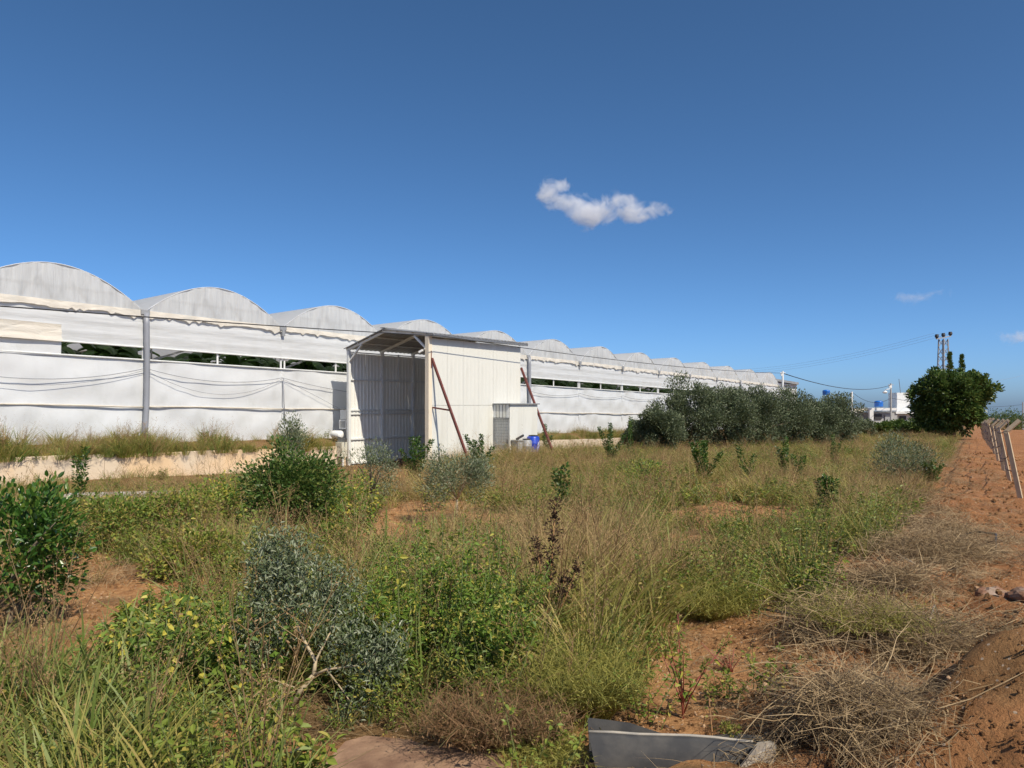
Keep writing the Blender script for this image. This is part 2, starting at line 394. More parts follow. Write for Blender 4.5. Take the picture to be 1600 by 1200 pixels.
# roof vault (shared mesh)
A = 22
P = [[(u*SP, w, H + arch(u)) for u in np.linspace(0, 1, A+1)] for w in np.linspace(-.02, DEPTH, 19)]
P = np.array(P); P[:, :, 2] -= (.03 * (np.abs(np.sin(np.linspace(0, 18*math.pi, 19)))))[:, None]
vault = MB().grid(sz(P)).mesh('roof_vault', MAT['rooffilm'], True)
# gable panel with pulled folds
P = []
U = np.linspace(0, 1, 73)
for t in np.linspace(0, 1, 10):
    row = []
    for u in U:
        f = .022 * math.sin(u*61 + 2.2*math.sin(u*17) - t*1.5) * (.35 + .65*t) * (1 - .3*t) + .02 * math.sin(u*23 + t*2)
        row.append((u*SP, f - .02, H + .02 + t * max(arch(u) - .03, .001)))
    P.append(row)
gable = MB().grid(sz(P)).mesh('gable_panel', MAT['gablefilm'], True)
rim = MB().tube([tuple(sz((u*SP, -.03, H + arch(u) - .012))) for u in np.linspace(0, 1, 25)], .014, 5).mesh('arch_hoop', MAT['film'], True)
truss = MB()
for a, b in (((.30, .02), (.42, .62)), ((.42, .62), (.5, .08)), ((.58, .62), (.70, .02)), ((.5, .08), (.58, .62)), ((.18, .42), (.82, .42))):
    truss.bar(tuple(sz((a[0]*SP, .12, H + a[1]*RISE))), tuple(sz((b[0]*SP, .12, H + b[1]*RISE))), .09)
truss = truss.mesh('truss', MAT['dark_roof'])
def wallgrid(z0, z1, nu, nt_, fold, ph=0.0, off=0.0, x0=0.0, x1=SP):
    P = []
    for t in np.linspace(0, 1, nt_):
        P.append([(x0 + (x1-x0)*u, off + fold(u, t), z0 + (z1-z0)*t) for u in np.linspace(0, 1, nu)])
    return sz(P)
lower = MB().grid(wallgrid(-.35, 2.98, 40, 14, lambda u, t: .03*math.sin(9*u + 14*t + 2*math.sin(4*u)) + .016*math.sin(31*u - 20*t + 3*math.sin(5*u))*(1 - .5*t))).mesh('lower_wall', MAT['film'], True)
upper = MB().grid(wallgrid(3.46, H - .02, 34, 10, lambda u, t: .012*math.sin(13*u + 3*t) + .02*math.sin(t*17) - .02)).mesh('upper_curtain', MAT['curtain'], True)
def ragged(seed, x0=0.0, x1=SP, drop=.17, top=H + .05):
    r = np.random.default_rng(seed); k = 46; lo = top - drop - np.abs(np.cumsum(r.normal(0, .022, k)) % .16 - .05); lo[r.random(k) < .12] -= .09
    P = [[(x0 + (x1-x0)*i/(k-1), -.075 + .012*math.sin(i*1.7), top) for i in range(k)], [(x0 + (x1-x0)*i/(k-1), -.10 + .02*math.sin(i*.9+1), lo[i]) for i in range(k)]]
    return MB().grid(sz(P)).mesh('film_strip', MAT['creamfilm'], True)
strips = [ragged(s) for s in range(4)]
railm = MB().tube([tuple(sz((u*SP, -.06 + .012*math.sin(u*5), 1.28 + .02*math.sin(u*4)))) for u in np.linspace(0, 1, 9)], .032, 6).mesh('film_rail', MAT['creamfilm'], True)
railt = MB().tube([tuple(sz((u*SP, -.03, 2.99))) for u in (0, .5, 1)], .03, 6).mesh('wall_top_rail', MAT['steel'])
railb = MB().tube([tuple(sz((u*SP, -.03, 3.45))) for u in (0, .5, 1)], .03, 6).mesh('curtain_rail', MAT['steel'])
gut = MB().box(-.12, -.06, H - .16, .12, DEPTH, H + .03).mesh('gutter', MAT['galv'])
brk = MB().box(-.16, -.14, H - .1, .16, -.06, H + .06).box(-.07, -.16, H - .36, .07, -.07, H - .1).mesh('gutter_bracket', MAT['dark_roof'])
colm = MB().tube([(0, .06, -.3), (0, .06, H)], .045, 8).mesh('column', MAT['steel'])
stud = MB().tube([(0, .05, 2.9), (0, .05, 3.5)], .04, 6).mesh('stud', MAT['white'])
beam = MB().bar((0, .1, H - .45), (0, DEPTH, H - .45 + SV*DEPTH), .06, .06).mesh('truss_beam', MAT['dark_roof'])
for n in range(N0, N1):
    span_obj('roof_vault', vault, n); span_obj('gable_panel', gable, n); span_obj('arch_hoop', rim, n); span_obj('truss', truss, n)
    span_obj('lower_wall', lower, n); span_obj('upper_curtain', upper, n); span_obj('film_strip', strips[n % 4], n)
    span_obj('film_rail', railm, n); span_obj('wall_top_rail', railt, n); span_obj('curtain_rail', railb, n)
    span_obj('column', colm, n); span_obj('stud', stud, n + .5); span_obj('stud', stud, n + .03)
for n in range(N0, N1 + 1): span_obj('gutter', gut, n); span_obj('gutter_bracket', brk, n)
# end walls and back wall
mb = MB()
for xx in (N0*SP, N1*SP): mb.grid(sz([[(xx, w, -.35) for w in (0, 12, 24, DEPTH)], [(xx, w, H) for w in (0, 12, 24, DEPTH)]]))
mb.build('end_wall', MAT['film'], gh)
MB().grid(sz([[(x*SP, DEPTH, -.35) for x in range(N0, N1+1)], [(x*SP, DEPTH, H) for x in range(N0, N1+1)]])).build('back_wall', MAT['film'], gh)
for n in range(N0, N1):
    mb = MB(); a = [(u*SP, DEPTH, H) for u in np.linspace(0, 1, 13)]; b = [(u*SP, DEPTH, H + arch(u)) for u in np.linspace(0, 1, 13)]
    if n == N0: backg = mb.grid(sz([a, b])).mesh('back_gable', MAT['gablefilm'])
    span_obj('back_gable', backg, n)
# extra curtain that closes the slot at the left
MB().grid(wallgrid(3.42, 4.0, 60, 8, lambda u, t: -.03 + .02*math.sin(t*14 + u*3) + .015*math.sin(40*u) - .10*(1-t)**3, 0, -.05, N0*SP, -.475*SP)).build('closing_curtain', MAT['creamfilm'], gh, True)
MB().grid(wallgrid(2.94, 3.47, 60, 5, lambda u, t: .015*math.sin(40*u + 3*t), 0, -.04, N0*SP, -.475*SP)).build('closing_panel', MAT['film'], gh, True)
# grey downpipes
def downpipe(n, w=.1):
    x = n*SP
    pts = [(x+.02, -.16, H - .05), (x+.02, -.17, H - .5), (x+.03, -.18, 2.6), (x+.0, -.19, 1.2), (x-.05, -.21, .55), (x-.16, -.25, -.35)]
    MB().tube([tuple(sz(p)) for p in pts], w, 10).build('downpipe', MAT['pvc'], gh, True)
downpipe(0); downpipe(4); downpipe(10, .09); downpipe(-2)
# interior cross braces seen through the slot
mb = MB()
for n in range(-2, N1): 
    mb.bar(tuple(sz((n*SP+.3, 1.0, 2.9))), tuple(sz((n*SP+2.6, 1.4, 3.7))), .07); mb.tube([tuple(sz((n*SP+SP*.3, 3, 0))), tuple(sz((n*SP+SP*.3, 3, H)))], .035, 6)
mb.build('inner_brace', MAT['dark_roof'], gh)
# hanging cables on the wall
def swag(pts_list, rad, label, dup=.0):
    mb = MB()
    for pts in pts_list: mb.tube(pts, rad, 5)
    tag(mb.build('hanging_cable', MAT['pvc'], smooth=True), label, 'cable')
def gw(x, off, z):                                   # greenhouse local -> world, z above its foot
    v = sz((x, off, z)); return G0 + D*v[0] - O*v[1] + Vector((0, 0, v[2]))
def sagline(x0, x1, z0, z1, sag, off=-.14, k=14): return [gw(x0+(x1-x0)*t, off, z0+(z1-z0)*t - 4*sag*t*(1-t)) for t in np.linspace(0, 1, k)]
swag([sagline(-1.03*SP - 2, -.0, 2.78, 2.68, .60), sagline(0.0, SP*.99, 2.68, 2.60, .33), sagline(SP*.99, SP*1.62, 2.60, 2.10, .05)], .012, 'grey cable bundle sagging highest along the lower greenhouse wall')
swag([sagline(-1.03*SP - 2, 0, 2.66, 2.62, .72), sagline(0, SP*.99, 2.62, 2.56, .78), sagline(SP*.99, SP*1.66, 2.56, .95, -.02)], .008, 'thin grey cable sagging lowest along the lower greenhouse wall')
swag([sagline(SP*(4+i), SP*(5+i), 2.62, 2.62, .22, -.14) for i in range(4)], .013, 'grey cable hanging in loops on the wall right of the shed')
swag([[gw(SP*1.0, -.13, 2.6), gw(SP*1.0+.02, -.13, 1.6), gw(SP*1.01+.03, -.13, .62)]], .022, 'dark vertical cable end hanging down the wall between the pipe and the shed')

# banana plants behind the slot
def banana_leaf_mesh(seed):
    r = random.Random(seed); mb = MB(); Lf = 1.7; k = 9; P = []
    for i in range(k):
        t = i/(k-1); w = .30 * math.sin(math.pi * min(1, .12 + t*.9)) ** .7 * (1 - .15*t) * (1 if i < k-1 else .1)
        x = Lf * (t - .22*t*t); z = Lf * (.62*t - .95*t*t)
        j = lambda: r.uniform(-.05, .05)
        P.append([(x, -w, z - .1 + j()), (x, -w*.5, z + j()*.4), (x, 0, z + .03), (x, w*.5, z + j()*.4), (x, w, z - .1 + j())])
    return mb.grid(P).mesh('leaf', MAT['banana'])
bl = [banana_leaf_mesh(s) for s in range(4)]
bstem = MB().tube([(0, 0, 0), (.03, 0, 1.2), (0, .02, 2.4)], [.12, .10, .07], 8).mesh('stem', MAT['stemgreen'])
ORD = ['first', 'second', 'third', 'fourth', 'fifth', 'sixth', 'seventh', 'eighth', 'ninth', 'tenth', 'eleventh', 'twelfth', 'thirteenth']
def banana(x, off, s):
    n = max(0, int(math.floor(x/SP)) + 1); w = ORD[min(n, 12)]
    p = gw(x, off, 0); t = empty('banana_plant', p, random.uniform(0, 6), 'banana plant inside the greenhouse under the %s arch from the left, behind the open slot' % w, 'banana plant', 'banana plants under the %s arch' % w)
    t.scale = (s, s, s)
    link('stem', bstem, t)
    for i in range(9):
        a = i * 2.4 + random.uniform(-.3, .3)
        link('leaf', bl[i % 4], t, (0, 0, 2.72 + .05*i), (0, -random.uniform(-.1, .75), a))
for x in np.arange(-.9*SP, 11.5*SP, 1.45):
    banana(x + random.uniform(-.5, .5), random.uniform(1.75, 2.3), random.uniform(.95, 1.08))
for x in np.arange(-1.0*SP, 7*SP, 2.2):
    banana(x + random.uniform(-.7, .7), random.uniform(3.6, 4.8), random.uniform(1.0, 1.22))

# ------------------------------------------------------------------ terrace, retaining walls
P = []
for x in np.linspace(-30, 76, 107):
    P.append([(x, y, z + .04*fbm(x, y, .7, 3, 3)) for y, z in ((-1.3, -.44), (-1.2, -.38), (-.7, -.2), (-.3, -.06), (.3, -.02), (12, 0), (DEPTH + 6, 0))])
P = sz(P); mb = MB(); mb.grid(P)
ter = mb.build('terrace_ground', MAT['soil'], loc=G0, rot=(0, 0, TH), smooth=True); tag(ter, kind='structure')
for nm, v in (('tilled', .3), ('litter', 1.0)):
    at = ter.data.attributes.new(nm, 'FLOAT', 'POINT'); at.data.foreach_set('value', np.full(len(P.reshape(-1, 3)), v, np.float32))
def retaining(name, x0, x1, y0, y1, zt, zb, mat, label, joints):
    w = empty(name, gw(x0, y1, zb), TH, label, 'wall')
    n = len(joints) - 1
    for i in range(n):
        a, b = joints[i], joints[i+1]; k = max(2, int((b-a)/.5)); P0 = []; 
        mb = MB(); rows = [(y0, zb), (y0, zt - .02), (y0 + .02, zt), (y1 - .02, zt), (y1, zt - .02), (y1, zb)]
        for x in np.linspace(a + .006, b - .006, k+1):
            P0.append([sz((x, yy, zz + (.03*fbm(x, 0, .35, 3, 6) if zz > zb else 0))) for yy, zz in rows])
        P0 = np.array(P0); base = sz((x0, y1, zb)); P0 -= base
        mb.grid(P0); m0 = P0[0]; m1 = P0[-1]
        mb.add(m0, [(0,1,2,3,4,5)]); mb.add(m1, [(5,4,3,2,1,0)])
        mb.build('wall_section', mat, w)
    return w
retaining('retaining_wall', -26, 8.22, -1.42, -1.2, -.36, -1.9, MAT['plaster'], 'cream plastered retaining wall running left of the shed below the greenhouse', [-26, -20, -14, -8, -2, 4, 6.6, 8.22])
retaining('retaining_wall', 17, 40, -1.62, -1.35, -.42, -1.9, MAT['block'], 'low cream block retaining wall right of the shed below the greenhouse', [17, 18.6, 20.4, 22.2, 24, 26, 28, 32, 36, 40])
# concrete channel edge in the weeds at left
c = PG(205, 782); kerb = MB(); kerb.box(-1.5, -.28, -.3, 1.3, .28, .20).build('concrete_slab', MAT['concrete'], loc=c, rot=(0, 0, R(14)))
tag(bpy.data.objects['concrete_slab'], 'grey concrete slab lying in the weeds below the cream wall at left', 'slab')

# ------------------------------------------------------------------ shed
SW, SLN = 4.94, 6.0
shed = empty('shed', S0, TH, 'tall white corrugated metal shed with an open front and pitched roof', 'shed')
def corr(w, h, pitch=.25, dep=.03):
    """trapezoid sheet in the xz plane, ribs towards +y"""
    k = int(round(w/pitch)); xs = []
    for i in range(k):
        a = i*pitch; xs += [(a, 0), (a+pitch*.42, 0), (a+pitch*.54, dep), (a+pitch*.82, dep), (a+pitch*.94, 0)]
    xs.append((w, 0)); return xs
def sheet_mesh(name, w, z0, z1, mat, pitch=.25, dep=.03, flip=False, gap=.006):
    prof = corr(w, 0, pitch, dep); sgn = -1 if flip else 1
    P = [[(gap/2 + x*(w-gap)/w, sgn*y, z) for x, y in prof] for z in (z0, z1)]
    Q = [[(gap/2 + x*(w-gap)/w, sgn*(y)+.004, z) for x, y in prof] for z in (z0, z1)]
    return MB().grid(P).mesh(name, mat)
lm = sheet_mesh('left_wall_panel', 1.0, .12, 5.02, MAT['sheet_in'], .2, .016, True)
for i in range(6): link('left_wall_panel', lm, shed, (i*1.0, .05, 0))
rm = sheet_mesh('right_wall_panel', 1.0, .0, 2.70, MAT['sheet'], .25, .004, True); rm2 = sheet_mesh('right_wall_panel', 1.0, 2.712, 5.42, MAT['sheet'], .25, .004, True)
for i in range(6): link('right_wall_panel', rm, shed, (i*1.0, -SW - .05, 0)); link('right_wall_panel', rm2, shed, (i*1.0, -SW - .06, 0))
bm_ = sheet_mesh('back_wall_panel', SW/5, .05, 5.3, MAT['sheet_in'], SW/25, .03)
for i in range(5): link('back_wall_panel', bm_, shed, (SLN, -SW + i*SW/5, 0), (0, 0, math.pi/2))
# frame
def st(name, a, b, w, mat='steel', h=None, label=None): 
    o = MB().bar(a, b, w, h, up=(0, 1, 0) if abs(a[2]-b[2]) > .5*abs(b[0]-a[0]) else (0, 0, 1)).build(name, MAT[mat], shed); 
    if label: o['label'] = label
    return o
st('corner_post', (0, 0, -.1), (0, 0, 5.12), .13)
st('corner_post', (-.03, -SW + .02, -.1), (-.03, -SW + .02, 5.5), .20, 'trim', label='cream right front post of the shed')
for x in (1.96, 3.96, 5.9): st('wall_post', (x, -.03, 0), (x, -.03, 5.15), .11)
for x in (1.96, 3.96, 5.9): st('wall_post', (x, -SW + .03, 0), (x, -SW + .03, 5.4), .11)
for z in (3.85, 2.49, 2.32, 1.19, .12): st('wall_rail', (0.07, -.0, z), (5.95, -.0, z), .06)
for z in (3.85, 2.4, 1.19): st('wall_rail', (0.1, -SW + .02, z), (5.95, -SW + .02, z), .06)
st('stud', (3.0, -.0, 3.85), (3.0, -.0, 5.1), .05)
for z in (1.2, 2.6, 4.0): st('wall_rail', (SLN - .05, -SW + .1, z), (SLN - .05, -.1, z), .06)
RY = -2.35; ZL, ZR, ZE = 5.22, 5.93, 5.58; YE = -SW - .36; YL = .14
for x in (0.02, 2.0, 4.0, 5.95):
    st('rafter', (x, YL, ZL - .07), (x, RY, ZR - .08), .10); st('rafter', (x, RY, ZR - .08), (x, YE + .02, ZE - .08), .10)
for yy in (-.7, -1.5, -2.3, -3.1, -4.0, -4.8):
    zz = ZL + (ZR-ZL)*(YL-yy)/(YL-RY) if yy > RY else ZR + (ZE-ZR)*(RY-yy)/(RY-YE)
    st('purlin', (-.1, yy, zz - .045), (6.15, yy, zz - .045), .05)
# roof sheets: one per metre, either side of the ridge
def roof_sheet(x0, x1, ya, za, yb, zb):
    mb = MB(); P = []; k = 4
    for i in range(k*2 + 1):
        x = x0 + (x1-x0)*i/(k*2); dz = .025*(i % 2)
        P.append([(x, ya, za + dz), (x, yb, zb + dz)])
    mb.grid(P); Q = [[(p[0][0], p[0][1], p[0][2] - .03), (p[1][0], p[1][1], p[1][2] - .03)] for p in P]; mb.grid([r[::-1] for r in Q])
    mb.add([P[0][0], P[0][1], Q[0][1], Q[0][0]], [(0,1,2,3)]); mb.add([P[-1][0], P[-1][1], Q[-1][1], Q[-1][0]], [(3,2,1,0)])
    mb.add([p[1] for p in P] + [q[1] for q in Q], [(i, i+1, len(P)+i+1, len(P)+i) for i in range(len(P)-1)])
    mb.add([p[0] for p in P] + [q[0] for q in Q], [(i+1, i, len(P)+i, len(P)+i+1) for i in range(len(P)-1)])
    mb.build('roof_sheet', MAT['dark_roof'], shed)
for i in range(6):
    a = -.16 + i*1.06; b = a + 1.05
    roof_sheet(a, b, YL + .02, ZL, RY, ZR + .01); roof_sheet(a, b, RY - .004, ZR + .01, YE, ZE)
MB().bar((-.17, RY, ZR + .05), (6.2, RY, ZR + .05), .28, .03).build('ridge_cap', MAT['dark_roof'], shed)
st('fascia', (-.14, YE + .03, ZE - .07), (6.2, YE + .03, ZE - .07), .04, 'galv', .10)
st('eave_beam', (0, 0.0, 5.06), (6, 0.0, 5.06), .05, 'white')
# knee braces at the mouth, lamp
st('knee_brace', (0.0, -.05, 4.65), (0.0, -.85, 5.35), .07); st('knee_brace', (0.0, -SW + .1, 4.95), (0.0, -SW + .85, 5.55), .08)
lamp = empty('floodlight', S0 + D*(-.16) - O*(-SW + .22) + Vector((0, 0, 4.92)), TH, 'small white floodlight mounted inside the top right of the shed opening', 'light')
MB().bar((0, 0, 0), (-.06, .14, -.08), .14, .08).build('housing', MAT['white'], lamp); MB().bar((0, -.12, .06), (0, .02, .0), .03).build('bracket', MAT['white'], lamp)
# red props
for (x, zt, w) in ((.06, 4.6, 2.1), (6.02, 4.45, 2.0)):
    st('prop', (x, -SW - .08, zt), (x + .28, -SW - w, -.1), .085, 'red', label='rusty red front prop leaning on the shed wall' if x < 1 else 'rusty red rear prop behind the lean-to')
st('prop_strut', (.1, -SW - .07, 2.62), (.2, -SW - 1.0, 2.5), .06, 'red')
st('prop', (.02, -SW - .07, 4.2), (.02, -SW - .07, 4.9), .04, 'red')
# floor slab
MB().box(-.75, -SW + .35, -.4, 6.0, .15, -.03).build('floor_slab', MAT['concrete'], shed)
# lean-to annex (bolted to the shed wall, a thing of its own)
AX0, AX1, AY, AH = 4.0, 6.08, -SW - .97, 2.74
an = empty('lean_to', S0 + D*AX0 - O*(-SW) , TH, 'low white metal lean-to with a mesh door on the right wall of the shed', 'lean-to')
aw = AX1 - AX0
fm = sheet_mesh('front_panel', aw/2, .0, AH, MAT['sheet'], aw/8, .003, True)
for i in range(2): link('front_panel', fm, an, (i*aw/2, AY + SW, 0))
em = sheet_mesh('end_panel', .97, 0, AH, MAT['sheet'], .2, .01); link('end_panel', em, an, (aw, AY + SW, 0), (0, 0, math.pi/2))
MB().box(-.08, AY + SW - .1, AH, aw + .06, .0 - .08, AH + .05).build('roof', MAT['dark_roof'], an)
# strips above the door
for i in range(5): MB().box(-.012, AY + SW + .03 + i*.185, 2.16, .012, AY + SW + .03 + i*.185 + .15, AH - .01).build('strip', MAT['sheet' if i % 2 else 'steel'], an)
dr = MB(); y0 = AY + SW + .04; y1 = -.1
for a, b in (((0, y0, .03), (0, y0, 2.13)), ((0, y1, .03), (0, y1, 2.13)), ((0, y0, 2.11), (0, y1, 2.11)), ((0, y0, .05), (0, y1, .05)), ((0, y0, .95), (0, y1, .95))): dr.bar(a, b, .05)
dr = dr.build('door', MAT['grey'], an)
ms = MB()
for i in range(1, 9): ms.bar((-.01, y0 + (y1-y0)*i/9, .05), (-.01, y0 + (y1-y0)*i/9, 2.1), .014)
for i in range(1, 16): ms.bar((-.012, y0, .05 + i*.13), (-.012, y1, .05 + i*.13), .014)
ms.build('door_mesh', MAT['grey'], dr)
MB().box(.03, y0 + .02, .05, .05, y1 - .02, 2.1).build('backing_sheet', MAT['sheet_in'], dr)
MB().box(-.03, y0 + .06, 1.0, -.01, y0 + .10, 1.2).build('handle', MAT['black'], dr)
def SW_(x, y, z): return S0 + D*x - O*y + Vector((0, 0, z))       # shed local -> world
# blue barrel, dark barrel, grey box beside the lean-to
def barrel(loc, r, h, mat, label):
    b = empty('barrel', loc, 0, label, 'barrel')
    MB().lathe([(r*.9, 0), (r, .04), (r, h*.3), (r*1.04, h*.32), (r, h*.34), (r, h*.66), (r*1.04, h*.68), (r, h*.7), (r, h*.93), (r*.86, h*.99), (r*.8, h)], 22).build('body', MAT[mat], b, True)
    MB().lathe([(r*.72, h), (r*.72, h+.05), (r*.2, h+.06)], 18).build('lid', MAT['black'], b)
    return b
zb = gz(*SW_(5.1, AY - .45, 0).xy)
b1 = barrel(SW_(5.25, AY - .36, zb - S0.z + .0), .28, 1.0, 'blue', 'blue plastic barrel with a black lid standing by the lean-to')
for a in (-.9, -2.2): MB().tube([(.28*math.cos(a), .28*math.sin(a), .05), (.285*math.cos(a+.25), .285*math.sin(a+.25), .74)], .02, 5).build('strap', MAT['white'], b1)
barrel(SW_(4.83, AY - .30, zb - S0.z), .24, .85, 'dark_roof', 'dark grey barrel half hidden left of the blue barrel')
bx = empty('pump_box', SW_(4.25, AY - .24, zb - S0.z), TH, 'small grey metal box with a black pipe on top beside the mesh door', 'box')
MB().box(-.16, -.16, 0, .16, .16, .82).build('body', MAT['grey'], bx); MB().box(-.2, -.2, .82, .2, .2, .87).build('lid', MAT['grey'], bx); MB().tube([(-.05, 0, .9), (.42, 0, 1.05)], .055, 8).build('pipe', MAT['black'], bx)
# boxes at the left edge of the shed
cb = empty('meter_cabinet', SW_(-.5, -.1, .18), TH - math.pi/2, 'cream electric meter cabinet on legs at the left corner of the shed', 'cabinet')
MB().box(-.22, -.14, .28, .22, .14, .92).build('body', MAT['cabinet'], cb); MB().bar((-.25, 0, .98), (.25, 0, .90), .36, .03, up=(0, 1, 0)).build('roof', MAT['galv'], cb)
MB().box(-.20, -.152, .30, .20, -.142, .90).build('door', MAT['cabinet'], cb)
for x in (-.05, .05): MB().box(x-.015, -.158, .68, x+.015, -.152, .74).build('keyhole', MAT['black'], cb)
for x in (-.2, .2): MB().box(x-.025, -.1, -.35, x+.025, -.05, .28).build('leg', MAT['steel'], cb)
dm = empty('drum', SW_(-.12, .62, 1.40), TH - math.pi/2, 'white metal drum lying sideways on a bracket left of the shed', 'drum')
MB().tube([(-.32, 0, 0), (-.27, 0, 0), (.22, 0, 0), (.26, 0, 0)], [.15, .175, .175, .13], 16).build('body', MAT['white'], dm, True)
MB().tube([(-.335, 0, 0), (-.322, 0, 0)], [.14, .14], 16).build('dark_end', MAT['housedark'], dm); MB().bar((.0, .0, -.19), (.3, .06, -.3), .06).build('bracket', MAT['galv'], dm)
gc = empty('control_cabinet', SW_(.2, .55, 1.55), TH - math.pi/2, 'pale grey control cabinet fixed above the drum behind the shed corner', 'cabinet')
MB().box(-.2, -.12, .1, .25, .12, .5).build('body', MAT['white'], gc); MB().box(-.14, -.132, .15, .2, -.122, .45).build('door', MAT['grey'], gc); MB().box(-.16, -.1, .53, .25, .1, .95).build('upper_body', MAT['steel'], gc)
# black hoses heaped at the back of the shed floor
mb = MB()
for i in range(5):
    r = .35 + .05*i; mb.tube([(r*math.cos(a)*1.3, r*math.sin(a), .05 + .045*i + .02*math.sin(3*a)) for a in np.linspace(0, 6.28, 22)], .025, 5)
tag(mb.build('hose_coil', MAT['hose'], loc=SW_(2.4, -1.6, 0), smooth=True), 'coil of black hose lying on the shed floor', 'hose')

# ------------------------------------------------------------------ overhead cable and far poles
def pole_wire(name, pts, rad, label, mat='cable', group=None):
    o = MB().tube(pts, rad, 5).build(name, MAT[mat], smooth=True); return tag(o, label, 'wire', group)
def cat(a, b, sag, k=16):
    a = Vector(a); b = Vector(b); return [a.lerp(b, t) - Vector((0, 0, 4*sag*t*(1-t))) for t in np.linspace(0, 1, k)]
A0 = PX(-260, 458, 13.5); A1 = PX(690, 525, 29.66); A2 = PX(1223, 583, 62); A3 = PX(1391, 602, 125)
c1 = cat(A0, A1, .05, 20); c2 = cat(A1, A2, .30, 24)
pole_wire('overhead_cable', c1 + c2[1:], .016, 'black cable crossing in front of the greenhouse and past the shed roof')
pole_wire('overhead_cable', cat(A2, A3, 1.0, 20), .035, 'black cable between the two pale poles by the far house')
def pole(name, px, ptop, Y, r, mat, label, arm=True):
    x = (px-800)/F*Y; z = gz(x, Y); h = PX(px, ptop, Y).z - z
    p = empty(name, (x, Y, z), 0, label, 'pole')
    MB().tube([(0, 0, -.3), (0, 0, h)], [r, r*.7], 8).build('shaft', MAT[mat], p)
    if arm: k = Y/125; MB().bar((-.45*k, 0, h - .25*k), (.45*k, 0, h - .25*k), .10*k).build('cross_arm', MAT[mat], p); MB().box(-.32*k, -.15*k, h - .75*k, .1*k, .1*k, h - .32*k).build('fitting', MAT['white'], p)
    return p, h
pole('utility_pole', 1223, 580, 62, .12, 'white', 'white concrete utility pole rising behind the olive hedge')
lp, h = pole('utility_pole', 1392, 599, 125, .18, 'housegrey', 'grey utility pole with a white street lamp beside the blue roof tank', True)
MB().tube([(0, 0, h - .9), (-.8, -.2, h - 1.0), (-1.1, -.2, h - 1.15)], .06, 6).build('lamp_arm', MAT['white'], lp); MB().lathe([(.05, .3), (.35, .1), (.4, 0), (.2, -.2)], 12, (-1.1, -.2, h - 1.5)).build('lamp_head', MAT['white'], lp)
pole('utility_pole', 1331, 612, 118, .2, 'white', 'short white pole at the left end of the far house', False)
pole('utility_pole', 1598, 628, 170, .16, 'housegrey', 'thin dark pole at the right edge beyond the red field', False)
pole_wire('overhead_cable', cat(PX(1331, 612, 118), PX(1392, 622, 125), 1.2), .03, 'thin cable from the short white pole to the lamp pole')
pole_wire('overhead_cable', cat(PX(1392, 622, 125), PX(1598, 632, 170), 1.0), .03, 'thin cable running behind the round tree to the far right pole')
# lattice pylon
Yp = 110; xp = (1474-800)/F*Yp; zp = gz(xp, Yp); hp = PX(1474, 530, Yp).z - zp
py_ = empty('lattice_pylon', (xp, Yp, zp), R(20), 'dark steel lattice power pole rising behind the round tree', 'pylon')
legs = []
for sx, sy in ((-1, -1), (1, -1), (1, 1), (-1, 1)):
    MB().bar((sx*.75, sy*.75, -.2), (sx*.42, sy*.42, hp), .14).build('leg', MAT['dark_roof'], py_)
mb = MB(); kz = 12
for i in range(kz):
    for (a, b) in (((-1, -1), (1, -1)), ((1, -1), (1, 1)), ((1, 1), (-1, 1)), ((-1, 1), (-1, -1))):
        f = lambda t: .75 - .33*t
        t0, t1 = i/kz, (i+1)/kz
        if i % 2: a, b = b, a
        mb.bar((a[0]*f(t0), a[1]*f(t0), t0*hp), (b[0]*f(t1), b[1]*f(t1), t1*hp), .07)
mb.build('lattice', MAT['dark_roof'], py_)
MB().bar((-1.4, 0, hp), (1.5, 0, hp + .5), .16).build('cross_arm', MAT['dark_roof'], py_)
for x in (-1.3, 0, 1.4):
    MB().tube([(x, 0, hp + .3 + x*.17), (x, 0, hp + .55 + x*.17), (x, 0, hp + .9 + x*.17)], [.1, .28, .22], 8).build('insulator', MAT['housedark'], py_)
for i, dx in enumerate((-1.3, 0, 1.4)):
    pole_wire('power_line', cat((xp + dx, Yp, zp + hp + .9), PX(1120 + 8*i, 578 + 3*i, 190), 1.5, 14), .012, 'faint power line running left from the lattice pole', 'dark_roof', 'power lines on the lattice pole')
pole_wire('power_line', cat((xp + 1.4, Yp, zp + hp - 6), PX(1640, 568, 160), 1.5, 14), .012, 'faint power line running right from behind the round tree', 'dark_roof')

# ------------------------------------------------------------------ far buildings
def hb(px0, py0, px1, py1, Y, dep, name, mat, parent, o):
    a = PX(px0, py1, Y) - o; b = PX(px1, py0, Y) - o
    return MB().box(a.x, a.y, a.z, b.x, a.y + dep, b.z).build(name, MAT[mat], parent)
Yh = 128; o = PX(1330, 664, Yh); hs = empty('house', o, 0, 'low flat-roofed white house beyond the hedge with a blue tank on its roof', 'house')
hb(1329, 644, 1360, 668, Yh+.5, 8, 'wall', 'housegrey', hs, o); hb(1360, 645, 1402, 668, Yh, 9, 'wall', 'housegrey', hs, o); hb(1398, 647, 1440, 668, Yh+1, 8, 'wall', 'housewall', hs, o)
hb(1362, 637.5, 1401, 641.5, Yh-1, 10, 'roof_slab', 'housewall', hs, o); hb(1326, 639, 1358.5, 643, Yh-.6, 9, 'roof_slab', 'trim', hs, o); hb(1400, 643, 1446, 646.5, Yh-.2, 9, 'roof_slab', 'housewall', hs, o)
hb(1401.5, 613.5, 1422, 643, Yh+3, 3, 'stair_tower', 'steel', hs, o)
hb(1359, 638, 1365, 668, Yh-1.3, .6, 'pillar', 'housewall', hs, o)
for x0 in (1336.5, 1358): hb(x0, 642, x0+2.6, 668, Yh-.6, .4, 'pillar', 'housewall', hs, o)
